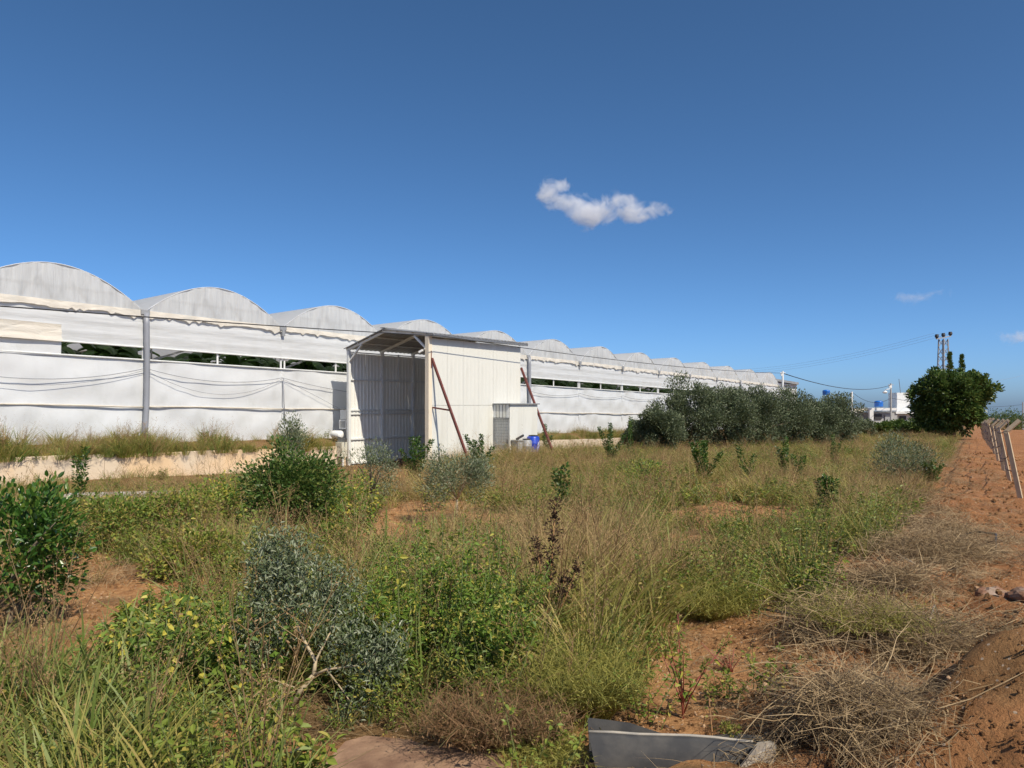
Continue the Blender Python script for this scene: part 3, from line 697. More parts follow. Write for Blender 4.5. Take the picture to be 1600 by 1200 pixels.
hb(1367, 647, 1378, 655, Yh-.2, .3, 'window', 'housedark', hs, o); hb(1383, 648, 1391, 668, Yh-.2, .3, 'door', 'grey', hs, o); hb(1406, 650, 1416, 656, Yh+.8, .3, 'window', 'housedark', hs, o); hb(1426, 650, 1434, 662, Yh+.8, .3, 'window', 'housedark', hs, o)
MB().tube([PX(1407, 614, Yh+3) - o, PX(1404.5, 592, Yh+3) - o], .05, 5).build('antenna', MAT['galv'], hs)
def tank(px, pt, pb, w, Y, label):
    c = PX(px, pb, Y); h = (pb-pt)/F*Y; r = w/2/F*Y
    t = empty('water_tank', c, 0, label, 'tank'); MB().lathe([(r*.96, 0), (r, .1*h), (r*.97, .3*h), (r, .34*h), (r*.97, .6*h), (r, .64*h), (r, .84*h), (r*.6, .97*h), (r*.3, h)], 20).build('body', MAT['tank'], t, True)
    for k in range(4):
        a = k*math.pi/2 + .6; MB().tube([(r*.85*math.cos(a), r*.85*math.sin(a), -.42), (r*.85*math.cos(a), r*.85*math.sin(a), .02)], .05, 5).build('leg', MAT['galv'], t)
tank(1373, 626, 635.5, 13, Yh+3, 'round blue water tank on the flat roof of the far white house')
tank(1291, 609, 617, 11, 120, 'blue water tank just showing above the olive hedge')
o = PX(1200, 664, 115); bd = empty('barn', o, 0, 'white building with a dark sloping roof at the right end of the greenhouse', 'building')
hb(1180, 600, 1245, 668, 115, 10, 'wall', 'housewall', bd, o)
a = PX(1176, 589.5, 114.5) - o; b = PX(1248, 601, 114.5) - o
MB().add([a, b, b + Vector((0, 11, 0)), a + Vector((0, 11, 0)), a + Vector((0, 0, .35)), b + Vector((0, 0, .35)), b + Vector((0, 11, .35)), a + Vector((0, 11, .35))], [(3,2,1,0),(4,5,6,7),(0,1,5,4),(1,2,6,5),(2,3,7,6),(3,0,4,7)]).build('roof', MAT['dark_roof'], bd)
MB().add([PX(1182, 592, 114.8) - o, PX(1244, 602, 114.8) - o, PX(1182, 602, 114.8) - o], [(0, 2, 1)]).build('gable_wall', MAT['housewall'], bd)
hb(1205, 598.5, 1214, 602, 114.9, .2, 'window', 'housedark', bd, o)

# ------------------------------------------------------------------ fence along the red field
fY = [19.1, 24.8, 29.8, 36.5, 42.5, 48.5, 54, 60, 66, 72, 78, 85, 92]
fb = Vector((FENCE(19.1), 19.1, 0)); fb.z = gz(fb.x, fb.y)
fence = empty('fence', fb, 0, 'leaning concrete post fence with loose barbed wire along the red field', 'fence')
fd = Vector((.526, .850, 0)); fr = Vector((.85, -.526, 0)); tops = []; pu = Vector((.66, -.75, 0))
for i, Y in enumerate(fY):
    p = Vector((FENCE(Y), Y, 0)); p.z = gz(p.x, p.y); r = random.Random(i + 3)
    ln = -.34 + r.uniform(-.06, .06); fw = r.uniform(-.05, .05)
    a = p - Vector((0, 0, .3)); b = p + fr*ln + fd*fw + Vector((0, 0, 1.76)); c = b + fr*.30 + Vector((0, 0, .28))
    MB().bar(a - fb, b - fb, .07, .105, up=pu).bar(b - fb - Vector((0, 0, .06)) - fr*.02, c - fb, .065, .095, up=pu).build('post', MAT['post'], fence)
    tops.append((p, b, c))
for (ff, sag, ph) in ((('c', .9), .16, 0), (('c', .1), .22, 1), (('b', .72), .26, 2), (('b', .42), .2, 3)):
    pts = []
    for i in range(len(fY) - 1):
        def at(j):
            p, b, c = tops[j]; return (b.lerp(c, ff[1]) if ff[0] == 'c' else p.lerp(b, ff[1])) - fr*.07
        q0, q1 = at(i), at(i+1); s = sag * random.Random(i*7 + ph).uniform(.5, 1.5)
        for t in np.linspace(0, 1, 12, endpoint=False):
            pts.append(q0.lerp(q1, t) - Vector((0, 0, 4*s*t*(1-t))) + fr*(.05*math.sin(t*9 + i)) - fb)
    MB().tube(pts, .013, 5).build('barbed_wire', MAT['wire'], fence, True)

# ------------------------------------------------------------------ plants: generators
def leaf_batch(mb, pos, dirs, L, W, mi=0, fold=.25, droop=.15):
    """many leaves at once: six-point folded blades"""
    pos = np.asarray(pos); n = len(pos)
    if n == 0: return
    d = np.asarray(dirs); d = d / np.linalg.norm(d, axis=1, keepdims=True)
    up = rng.normal(0, .55, (n, 3)) + np.array([0, 0, 1.0]); s = np.cross(d, up); s /= np.linalg.norm(s, axis=1, keepdims=True) + 1e-9
    nn = np.cross(s, d)
    L = (L * rng.uniform(.65, 1.25, n))[:, None]; W = (W * rng.uniform(.7, 1.2, n))[:, None]
    dr = np.array([0, 0, -1.0]) * droop
    p0 = pos; tip = pos + d*L + dr*L
    l1 = pos + d*L*.3 + s*W*.5 + nn*W*fold; r1 = pos + d*L*.3 - s*W*.5 + nn*W*fold
    l2 = pos + d*L*.68 + s*W*.42 + nn*W*fold*.7 + dr*L*.4; r2 = pos + d*L*.68 - s*W*.42 + nn*W*fold*.7 + dr*L*.4
    V = np.stack([p0, l1, l2, tip, r2, r1], 1).reshape(-1, 3)
    o = mb.n; mb.v.append(V); mb.n += len(V); mb.t.append(np.tile([0, .3, .7, 1, .7, .3], n))
    idx = np.arange(n)*6 + o
    fs = np.concatenate([np.stack([idx, idx+3, idx+2, idx+1], 1), np.stack([idx, idx+5, idx+4, idx+3], 1)])
    mb.f.extend(map(tuple, fs.tolist())); mb.m.extend([mi]*len(fs))
def blades(mb, n, h, w, spread, lean, bend, mi=0, base=None, seg=3, drop=.25):
    az = rng.uniform(0, 2*math.pi, n); r = spread*np.sqrt(rng.random(n))
    b = np.stack([r*np.cos(az), r*np.sin(az), np.full(n, -.04)], 1) if base is None else base
    a2 = az + rng.normal(0, .7, n); d = np.stack([np.cos(a2), np.sin(a2), np.zeros(n)], 1)
    hh = h*rng.uniform(.5, 1.15, n); ww = w*rng.uniform(.6, 1.3, n); ln = lean*rng.uniform(.1, 1.2, n); bd = bend*rng.uniform(0, 1.5, n)
    sa = rng.uniform(0, 2*math.pi, n); s = np.stack([np.cos(sa), np.sin(sa), np.zeros(n)], 1)
    V = []; T = []
    for i in range(seg+1):
        t = i/seg
        c = b + d*((ln*t + bd*t*t)*hh)[:, None]; c[:, 2] += hh*(t - drop*bd*t*t)
        k = ww*(.5 if i < seg else .06)*(1 - .35*t)
        V += [c - s*k[:, None], c + s*k[:, None]]; T += [t, t]
    V = np.stack(V, 1); m = 2*(seg+1); o = mb.n
    mb.v.append(V.reshape(-1, 3)); mb.n += n*m; mb.t.append(np.tile(T, n))
    idx = np.arange(n)*m + o
    for i in range(seg):
        fs = np.stack([idx+2*i, idx+2*i+1, idx+2*i+3, idx+2*i+2], 1); mb.f.extend(map(tuple, fs.tolist())); mb.m.extend([mi]*n)
    return V[:, -1, :], hh
def sph(n):
    v = rng.normal(0, 1, (n, 3)); return v / np.linalg.norm(v, axis=1, keepdims=True)

def bush(name, loc, h, rad, leafmat_, label, cat_, nclump, nleaf, L, W, bark='bark', group=None, shape='round', trunk=.12, low=.12, clump=.2, stems=3, upright=.5, rz=None, lean=(0, 0), thick=.028, share=None, droop=.1):
    """trunk with limbs and a crown of leaf clumps; low = height fraction where the crown begins"""
    loc = Vector(loc); t = empty(name, loc, random.uniform(0, 6.28) if rz is None else rz, label, cat_, group)
    if share is not None and share in SHARED:
        a, b = SHARED[share]; link('trunk', a, t); o = link('crown', b, t); return t
    tk = MB(); cr = MB(); cs = []
    cz = h*(low + 1)/2; rzv = h*(1-low)/2
    for i in range(nclump):
        v = sph(1)[0]; r = rng.random() ** .38
        if shape == 'cone':
            zz = rng.random() ** .9; rr = (1 - zz) ** .8 * .95 + .08; a = rng.uniform(0, 6.28); q = math.sqrt(rng.random())
            c = np.array([rad*rr*q*math.cos(a), rad*rr*q*math.sin(a), h*(low + (1-low)*zz*.95)])
        else:
            c = np.array([v[0]*rad*r, v[1]*rad*r, cz + v[2]*rzv*r*.92])
            c[:2] *= .82 + .36*rng.random()
        f = c[2]/h; c[0] += lean[0]*f; c[1] += lean[1]*f
        cs.append(c)
    cs = np.array(cs)
    base = [Vector((0, 0, -.08)), Vector((lean[0]*.1 + .02, lean[1]*.1, h*trunk*.6)), Vector((lean[0]*.25, lean[1]*.25, h*trunk*1.2))]
    tk.tube(base, [thick*1.5, thick*1.15, thick], 7)
    top = base[-1]
    for c in cs[rng.permutation(len(cs))[:max(stems*3, 8)]]:
        c = Vector(c); m = top.lerp(c, .5) + Vector((0, 0, .08*h)); tk.tube([top, m, c], [thick*.7, thick*.4, thick*.12], 5)
    n = nleaf; k = rng.integers(0, len(cs), n)
    off = sph(n) * (clump*rad*rng.random(n)**.5)[:, None]*1.6
    pos = cs[k] + off
    ctr = np.array([lean[0]*.5, lean[1]*.5, cz])
    outw = pos - ctr; outw /= np.linalg.norm(outw, axis=1, keepdims=True) + 1e-9
    dirs = outw*.7 + off/(np.linalg.norm(off, axis=1, keepdims=True)+1e-9)*.6 + rng.normal(0, .5, (n, 3)) + np.array([0, 0, upright])
    pos[:, 2] = np.maximum(pos[:, 2], .03)
    leaf_batch(cr, pos, dirs, L, W, 0, droop=droop)
    a = tk.mesh('trunk', MAT[bark], True); b = cr.mesh('crown', MAT[leafmat_])
    if share is not None: SHARED[share] = (a, b)
    link('trunk', a, t); link('crown', b, t)
    return t
SHARED = {}

def sprig(name, loc, h, label, nst=3, mat='citrus', spread=.35, L=.075, W=.035, group=None, dens=70, bark='stemgreen', rz=None):
    """young citrus: a few upright shoots clothed in leaves from the foot up"""
    t = empty(name, loc, random.uniform(0, 6) if rz is None else rz, label, 'sapling', group)
    st_ = MB(); lf = MB(); P = []; Dn = []
    for i in range(nst):
        a = i*2*math.pi/nst + rng.uniform(-.5, .5); hh = h*rng.uniform(.7, 1) if i else h; s = spread*h*rng.uniform(.5, 1.1)*(0.3 if i == 0 and nst != 2 else 1)
        pts = [Vector((s*math.cos(a)*u**1.3, s*math.sin(a)*u**1.3, hh*u)) for u in np.linspace(0, 1, 6)]
        pts[0].z = -.05
        st_.tube(pts, list(np.linspace(.014, .004, 6)), 5)
        n = int(dens*1.7*hh/ .9)
        for q in range(n):
            u = .18 + .82*rng.random(); j = min(4, int(u*5)); p = pts[j].lerp(pts[j+1], u*5 - j)
            d = sph(1)[0]; d[2] = abs(d[2])*.8 + .35; P.append(np.array(p) + d*np.array([.085, .085, .03])*(1.5 - u)); Dn.append(d)
    leaf_batch(lf, np.array(P), np.array(Dn), L, W)
    st_.build('stem', MAT[bark], t, True); lf.build('leaves', MAT[mat], t)
    return t
def gnd(px, py): 
    p = PG(px, py); p.z = gz(p.x, p.y); return p

# ------------------------------------------------------------------ trees and bushes that can be told apart
# old olive hedge
for i, (px, Y, top, rad, lab) in enumerate([
    (1030, 43.5, 636, 1.35, 'small round olive bush at the left front of the olive hedge'),
    (1078, 47.5, 588, 2.0, 'tallest grey olive tree at the left end of the hedge'),
    (1132, 49.0, 606, 2.0, 'olive tree second in the hedge, right of the tallest one'),
    (1182, 51.0, 602, 2.1, 'olive tree in the middle of the hedge, left of the white pole'),
    (1232, 53.0, 610, 2.1, 'olive tree in the hedge right below the white pole'),
    (1275, 55.0, 622, 1.9, 'olive tree in the hedge in front of the half hidden blue tank'),
    (1308, 57.5, 618, 1.7, 'olive tree at the right end of the hedge beside the far house'),
    (1000, 45.5, 660, 1.0, 'low olive bush against the block wall left of the hedge')]):
    x = (px-800)/F*Y; z = gz(x, Y); h = PX(px, top, Y).z - z
    bush('olive_tree', (x, Y, z), h, rad*.98, 'oliveback', lab, 'tree', 70, 19000, .16, .058, 'bark', 'olive trees in the hedge', trunk=.13, low=.05, clump=.2, thick=.09, upright=.7)
# round dark tree
Yt = 80; x = (1487-800)/F*Yt; z = gz(x, Yt); h = PX(1487, 571, Yt).z - z
bush('carob_tree', (x, Yt, z), h, 3.75, 'carob', 'big dense round dark green tree at the far end of the fence', 'tree', 300, 34000, .34, .2, 'bark', None, trunk=.2, low=.06, clump=.11, thick=.3, upright=.3)
for px, top, Y in ((1484, 546, 100), (1503, 551, 102)):
    x = (px-800)/F*Y; z = gz(x, Y); h = PX(px, top, Y).z - z
    bush('conifer', (x, Y, z), h, .62, 'carob', 'left of the two thin conifer tips above the round tree' if px == 1484 else 'right of the two thin conifer tips above the round tree', 'tree', 60, 3500, .28, .07, shape='cone', trunk=.2, thick=.16, low=.2, clump=.25, upright=1)
for px, top, Y, rad, lab in ((1573, 645, 170, 4.5, 'dark far tree on the skyline beyond the red field'), (1598, 652, 175, 4, 'far tree at the foot of the right edge pole'), (1437, 659, 100, 1.8, 'green bush in front of the right end of the far house'), (1402, 658, 104, 1.5, 'green bush in front of the middle of the far house'), (1345, 659, 98, 1.6, 'grey green bush in front of the left end of the far house'), (1372, 660, 100, 1.6, 'yellowish bush in front of the blue tank house')):
    x = (px-800)/F*Y; z = gz(x, Y); h = PX(px, top, Y).z - z
    bush('bush', (x, Y, z), max(h, 1.4), rad, 'oliveback' if px == 1345 else 'citrus2' if px in (1372, 1402) else 'carob', lab, 'bush', 40, 3500, .3, .16, trunk=.15, low=.03, thick=.08, clump=.25)
# citrus and olives in the field
bush('citrus_tree', gnd(12, 985), 1.40, .64, 'citrus', 'glossy dark green citrus tree at the left edge of the field', 'tree', 40, 3600, .078, .036, 'bark', None, trunk=.2, low=.16, clump=.24, thick=.03, upright=.75)
bush('citrus_tree', gnd(455, 843), 1.6, .84, 'citrus2', 'bushy bright green citrus tree in front of the cream wall', 'tree', 110, 10000, .07, .034, 'bark', None, trunk=.16, low=.10, clump=.2, thick=.03, upright=.6)
bush('olive_sapling', gnd(455, 790), 2.05, .62, 'olive', 'tall grey olive sapling rising behind the bright citrus tree', 'sapling', 34, 4200, .07, .02, 'bark', None, shape='cone', trunk=.2, low=.2, clump=.3, thick=.025, upright=.9)
bush('olive_sapling', gnd(578, 806), 1.55, .46, 'olive', 'slim olive sapling in front of the left side of the shed', 'sapling', 22, 2000, .07, .018, 'bark', None, trunk=.25, low=.2, clump=.32, thick=.022, upright=.9, lean=(.12, 0), rz=0)
bush('olive_sapling', gnd(714, 818), 1.5, .64, 'olive', 'rounded grey olive sapling with a pale trunk in front of the shed', 'sapling', 36, 5200, .065, .018, 'palebark', None, trunk=.25, low=.22, clump=.24, thick=.022, upright=.8)
bush('olive_sapling', gnd(1408, 764), 1.62, .95, 'olive', 'grey olive bush near the dug strip at the right of the field', 'sapling', 40, 5200, .08, .022, 'bark', None, trunk=.18, low=.05, clump=.24, thick=.03, upright=.7)
# bent young olive in the foreground
bo_loc = gnd(448, 1104); bo = empty('olive_sapling', bo_loc, 0, 'bent young olive with a pale forked trunk in the left foreground', 'sapling')
def rel(px, py, Y): return PX(px, py, Y) - bo_loc
Yb = bo_loc.y
tk = MB()
B0 = Vector((0, 0, -.05)); B1 = rel(470, 1078, Yb-.02); B2 = rel(490, 1055, Yb-.04); B3 = rel(493, 1033, Yb); B4 = rel(474, 998, Yb+.1); B5 = rel(440, 930, Yb+.25); B6 = rel(425, 860, Yb+.35)
tk.tube([B0, B1, B2], [.021, .018, .016], 8); tk.tube([B2, B3, B4, B5, B6], [.016, .014, .009, .007, .004], 7)
R1 = rel(510, 1046, Yb-.06); R2 = rel(560, 1040, Yb-.1); R3 = rel(600, 1010, Yb-.1); tk.tube([B2, R1, R2, R3], [.011, .009, .006, .003], 6); tk.tube([B3, rel(520, 980, Yb+.2), rel(530, 930, Yb+.35)], [.009, .006, .003], 6)
tk.tube([B1, rel(420, 1060, Yb), rel(395, 1000, Yb+.1)], [.008, .006, .003], 5); tk.tube([R1, rel(540, 1085, Yb-.2), rel(560, 1120, Yb-.25)], [.007, .005, .003], 5)
tk.build('trunk', MAT['palebark'], bo, True)
lf = MB(); P = []
for (c, r, n) in ((B6, .13, 520), (rel(455, 885, Yb+.25), .16, 800), (rel(425, 905, Yb+.3), .14, 600), (rel(470, 940, Yb+.2), .2, 1000), (rel(520, 930, Yb+.3), .17, 700), (rel(410, 960, Yb+.15), .13, 420), (R3, .12, 480), (rel(575, 1055, Yb-.12), .12, 460), (rel(540, 1000, Yb-.0), .13, 430), (rel(555, 1110, Yb-.2), .11, 360), (rel(400, 1015, Yb+.1), .13, 380), (rel(395, 1090, Yb), .14, 380), (rel(420, 1140, Yb-.1), .12, 300), (rel(600, 1050, Yb-.1), .08, 200)):
    n = int(n*1.25); P.append(np.array(c) + sph(n)*(1.6*r*rng.random(n)**.6)[:, None]*np.array([1.05, 1, 1.1]))
P = np.concatenate(P); dd = rng.normal(0, .7, P.shape) + np.array([0, 0, .6]); leaf_batch(lf, P, dd, .05, .0125); lf.build('crown', MAT['olive'], bo)
# young citrus shoots
for (px, py, top, nst, spr, lab) in [
    (125, 800, 700, 2, .10, 'thin upright citrus shoot behind the left edge citrus tree'),
    (648, 758, 684, 5, .42, 'dark citrus sapling in the mouth of the shed'),
    (752, 748, 680, 4, .42, 'forked citrus sapling in front of the lean-to door'),
    (880, 812, 728, 3, .22, 'small dark citrus sapling alone in the middle of the field'),
    (853, 722, 664, 3, .25, 'citrus sapling at the foot of the rear red prop'),
    (955, 730, 662, 4, .40, 'spreading citrus sapling before the low block wall'),
    (985, 728, 652, 1, .1, 'single tall citrus shoot left of the olive hedge'),
    (1100, 755, 690, 6, .5, 'broad bushy citrus sapling in front of the olive hedge'),
    (1168, 760, 696, 2, .33, 'V shaped citrus sapling in front of the hedge'),
    (1226, 748, 684, 3, .22, 'slim citrus sapling right of the V shaped one'),
    (1303, 730, 680, 3, .22, 'small citrus sapling below the right end of the hedge'),
    (1293, 812, 745, 4, .28, 'dark citrus sapling in the tall grass of the right field'),
    (1248, 760, 712, 2, .2, 'tiny citrus sapling between the slim one and the tall grass'),
    (1455, 768, 722, 5, .5, 'low bright citrus shoot beside the grey olive bush'),
    (1015, 765, 722, 4, .4, 'low pale citrus sapling under the left end of the hedge')]:
    p = gnd(px, py); h = PX(px, top, p.y).z - p.z
    sprig('citrus_sapling', p, h, lab, nst, 'citrus2' if px in (1455, 1015, 1303) else 'citrus', spr, .085, .042, 'young citrus saplings in the field', 110 if nst > 3 else 80)

# ------------------------------------------------------------------ foreground weeds with a shape of their own
def t_stalk(h):
    mb = MB(); P = []
    for i in range(4):
        a = rng.uniform(0, 6.28); s = h*rng.uniform(.05, .4); hh = h*rng.uniform(.7, 1)
        pts = [Vector((s*math.cos(a)*u**1.4, s*math.sin(a)*u**1.4, hh*u - .04*(u == 0))) for u in np.linspace(0, 1, 5)]
        mb.tube(pts, [.0045, .004, .0035, .0025, .001], 3, 0, False)
        for q in range(7):
            u = .35 + .6*rng.random(); jx = min(3, int(u*4)); p = pts[jx].lerp(pts[jx+1], u*4 - jx); d = Vector(sph(1)[0]); d.z = abs(d.z) + .5; e = p + d.normalized()*h*rng.uniform(.08, .22)
            mb.tube([p, e], [.0022, .001], 3, 0, False)
            for w in range(5): P.append(np.array(p.lerp(e, rng.uniform(.4, 1.1))) + rng.normal(0, .012, 3))
    P = np.array(P); leaf_batch(mb, P, rng.normal(0, .6, P.shape) + np.array([0, 0, .8]), .022, .007, 1); return mb
def t_stalk_mesh(h): return t_stalk(h).mesh('dry_weed', [MAT['stalk'], MAT['seed']])
def weed(loc, h, label, mat='weed', stem='stemgreen', L=.06, W=.032, spike=True, n=46, br=3, group=None, name='weed_plant', lean=.12, spikemat=None):
    t = empty(name, loc, random.uniform(0, 6.28), label, 'weed', group)
    sm = MB(); lf = MB()
    stemsP = []
    for b in range(br + 1):
        a = rng.uniform(0, 6.28); s = (lean if b == 0 else .42)*h*rng.uniform(.5, 1.1); hh = h if b == 0 else h*rng.uniform(.5, .85); z0 = 0 if b == 0 else h*rng.uniform(.05, .25)
        pts = [Vector((s*math.cos(a)*u**.9, s*math.sin(a)*u**.9, z0 + (hh - z0)*u - (.05 if u == 0 else 0))) for u in np.linspace(0, 1, 6)]
        sm.tube(pts, list(np.linspace(.009 if b == 0 else .006, .002, 6)), 5); stemsP.append(pts)
    P = []; Dn = []
    for pts in stemsP:
        for q in range(n // (br+1) + 3):
            u = .12 + .8*rng.random(); j = min(4, int(u*5)); p = pts[j].lerp(pts[j+1], u*5-j); d = sph(1)[0]; d[2] = d[2]*.4 + .15
            P.append(np.array(p) + d*.02); Dn.append(d)
    leaf_batch(lf, np.array(P), np.array(Dn), L, W, droop=.3)
    if spike:
        for pts in stemsP:
            P = []; Dn = []; sk = MB()
            for q in range(60):
                u = .72 + .28*rng.random(); j = min(4, int(u*5)); p = pts[j].lerp(pts[j+1], u*5-j); d = sph(1)[0]; d[2] += .6
                P.append(np.array(p) + d*.018); Dn.append(d)
            leaf_batch(sk, np.array(P), np.array(Dn), .026, .011); sk.build('flower_spike', MAT[spikemat or mat], t)
    sm.build('stem', MAT[stem], t, True); lf.build('leaves', MAT[mat], t)
    return t
GW = 'tall green broadleaf weeds in the middle foreground'
for i in range(34):
    px = random.uniform(570, 800); py = random.uniform(985, 1095); p = gnd(px, py)
    top = random.uniform(835, 945) if abs(px-700) < 85 else random.uniform(890, 990)
    weed(p, min(1.45, max(.55, 1.17*(PX(px, top, p.y).z - p.z))), 'leafy weed with spikes at the %s %s of the clump right of the bent olive' % ('front' if py > 1040 else 'back', 'left' if px < 695 else 'right'), L=random.uniform(.042, .066), W=random.uniform(.022, .034), n=170, br=6, group=GW + (' front' if py > 1040 else ' back') + (' left' if px < 695 else ' right'))
for px, py, top in ((665, 960, 798), (745, 985, 800), (782, 1000, 812)):
    p = gnd(px, py); weed(p, PX(px, top, p.y).z - p.z, {665: 'tall dark green spiked weed left of the leafy clump', 745: 'tallest spiked weed at the top of the leafy clump', 782: 'spiked weed at the right of the leafy clump top'}[px], L=.06, W=.03, n=50, br=1, lean=.05, group=GW)
GV = 'yellowing broadleaf weeds in the left foreground'
for i in range(34):
    px = random.uniform(190, 400); py = random.uniform(985, 1110); p = gnd(px, py); top = random.uniform(900, 985)
    weed(p, min(.85, max(.3, PX(px, top, p.y).z - p.z)), 'yellowing broadleaf weed at the %s %s of the patch left of the bent olive' % ('front' if py > 1048 else 'back', 'left' if px < 295 else 'right'), mat='vine' if i % 3 else 'weed', L=.058, W=.040, spike=(i % 4 == 0), n=120, br=6, group=GV + (' front' if py > 1048 else ' back') + (' left' if px < 295 else ' right'), lean=.25)
for i in range(14):
    px = random.uniform(500, 590) if i % 2 else random.uniform(250, 400); py = random.uniform(815, 860) if i % 2 else random.uniform(830, 880); p = gnd(px, py)
    weed(p, random.uniform(.5, .95), 'broadleaf weed growing at the %s foot of the bright citrus tree' % ('right' if i % 2 else 'left'), mat='vine' if i % 3 == 0 else 'weed', L=.07, W=.055, spike=False, n=110, br=6, group='broadleaf weeds at the %s of the bright citrus tree' % ('right' if i % 2 else 'left'), lean=.3)
for i, (px, py, h, rad, mt, lab) in enumerate([
    (175, 862, .75, .55, 'herb', 'low leafy shrub just right of the left edge citrus tree'), (245, 850, .72, .6, 'weed', 'leafy green shrub below the grey slab'),
    (305, 850, .85, .6, 'herb', 'dull green shrub between the slab and the bright citrus'), (355, 836, .95, .6, 'vine', 'pale yellowing shrub touching the left of the bright citrus'),
    (545, 815, .95, .55, 'vine', 'pale leafy shrub touching the right of the bright citrus'), (520, 880, .5, .4, 'herb', 'small shrub in front of the bright citrus'),
    (300, 905, .5, .5, 'herb', 'small green shrub right of the bare soil patch at left'), (1015, 770, .8, .7, 'weed', 'fresh green shrub in front of the left end of the hedge')]):
    bush('leafy_shrub', gnd(px, py), h, rad, mt, lab, 'shrub', 26, 1700, .06, .036, 'drystem', 'leafy shrubs in the field', trunk=.15, low=.02, clump=.3, thick=.012, upright=.4)
for i, (px, py, top) in enumerate([(318, 800, 700), (345, 795, 690), (372, 800, 696), (290, 805, 712), (395, 800, 706), (335, 810, 705)]):
    p = gnd(px, py); t = tag(link('dry_weed', t_stalk_mesh(PX(px, top, p.y).z - p.z), None, p, (0, 0, i)), 'tall thin dry weed standing before the cream wall, left of the bright citrus', 'weed', 'tall dry weeds before the cream wall')
# red stemmed weeds on the bare soil
p = gnd(1068, 1112); weed(p, .74, 'red stemmed weed standing on the bare soil behind the metal trough', stem='redstem', mat='weed', L=.05, W=.022, n=80, br=7, spikemat='green')
p = gnd(1118, 1178); weed(p, .42, 'low leaning dark weed just behind the right end of the trough', stem='drystem', mat='green', L=.035, W=.016, n=40, br=2, lean=.8)
p = gnd(1142, 1036); weed(p, .22, 'small withered red weed flat on the bare soil', stem='redstem', mat='brownwisp', L=.03, W=.01, n=40, br=8, spike=False, lean=1.2)
# dried dock
p = gnd(852, 1010); dk = empty('dried_dock', p, 0, 'tall dark brown dried dock stalk standing in the grass', 'plant')
sm = MB(); P = []; Dn = []
for (x0, y0, x1, y1) in ((850, 1010, 868, 785), (858, 990, 905, 880), (866, 1000, 882, 900), (851, 960, 838, 845)):
    a = PX(x0, y0, p.y) - p; b = PX(x1, y1, p.y + random.uniform(-.1, .1)) - p; a.z = max(a.z, -.03)
    sm.tube([a, a.lerp(b, .5) + Vector((.01, 0, 0)), b], [.009, .007, .003], 5)
    for q in range(520 if x1 == 868 else 170):
        u = (.45 if x1 == 868 else .62) + rng.random()*(.57 if x1 == 868 else .4); d = sph(1)[0]; w = .05*max(.15, 1 - abs(u - .75)*2.2)*(1 + .9*math.sin(u*40)); P.append(np.array(a.lerp(b, min(u, 1))) + d*w); Dn.append(d + np.array([0, 0, .8]))
leaves = MB(); leaf_batch(leaves, np.array(P), np.array(Dn), .03, .016); sm.build('stem', MAT['drystem'], dk, True); tag(leaves.build('seed_heads', MAT['dock'], dk), kind='stuff')
# wispy shrubs
def wispy(px, py, h, rad, mat, label, n=900, name='wispy_shrub'):
    p = gnd(px, py); t = empty(name, p, 0, label, 'shrub'); mb = MB()
    tips, hh = blades(mb, int(n*.5), h, .006, rad*.25, .75*rad/h, .5*rad/h, drop=.3)
    base = tips[rng.integers(0, len(tips), n)]*rng.uniform(.45, 1, (n, 1)); base[:, 2] = np.maximum(base[:, 2], .02)
    blades(mb, n, h*.34, .0045, 0, 1.0, 1.2, base=base)
    base2 = tips[rng.integers(0, len(tips), n)]*rng.uniform(.6, 1.05, (n, 1)); base2[:, 2] = np.maximum(base2[:, 2], .02)
    leaf_batch(mb, base2, sph(n) + np.array([0, 0, .4]), .03, .008)
    mb.build('twigs', MAT[mat], t); MB().tube([(0, 0, -.05), (0.01, 0, h*.25)], [.012, .006], 6).build('stem', MAT['drystem'], t)
wispy(928, 1112, .46, .34, 'wisp', 'yellow green wispy shrub just behind the left end of the metal trough', 1900)
wispy(868, 1118, .40, .28, 'wisp', 'smaller yellow green wispy shrub left of the one at the trough', 1000)
wispy(860, 1180, .2, .26, 'wisp', 'low yellow green wispy shrub at the bottom edge left of the trough', 900)
wispy(750, 1168, .36, .34, 'brownwisp', 'dry brown wispy shrub behind the flat red slab', 1500)
wispy(830, 1160, .30, .26, 'brownwisp', 'dry brown wispy shrub between the slab and the yellow shrub', 900)
wispy(1105, 960, .46, .62, 'wisp', 'wide yellow green wispy shrub behind the bare soil patch', 1700)
wispy(1340, 1015, .3, .55, 'wisp', 'low olive green wispy shrub beside the straw heap', 1300)
wispy(1245, 945, .26, .5, 'wisp', 'low yellow green tuft left of the straw heaps', 1000)

# ------------------------------------------------------------------ things on the ground
# metal trough
tr_o = PX(1065, 1200, 4.3); tr_o.z = -.1
tr = empty('metal_trough', tr_o, 0, 'bent galvanised metal trough lying on the soil at the bottom edge', 'trough')
def rl(px, py, Y): return PX(px, py, Y) - tr_o
back = [(918, 1122), (950, 1127), (985, 1131), (1020, 1141), (1050, 1150), (1085, 1155), (1120, 1151), (1150, 1147), (1185, 1149), (1207, 1158)]
ns = len(back)
B = [[rl(x, y + 3, 4.46) + Vector((0, .015*math.sin(i*1.3), .012)) for i, (x, y) in enumerate(back)]]
B.append([Vector((v.x*.98, v.y - .05, -.03)) for v in B[0]])
mb = MB(); mb.grid(B); mb.grid([[v + Vector((0, .006, 0)) for v in r][::-1] for r in B]); mb.build('back_sheet', MAT['darkmetal'], tr, True)
fr_ = [(921, 1152), (960, 1153), (1000, 1156), (1040, 1157), (1080, 1158), (1120, 1161), (1160, 1166), (1180, 1168)]
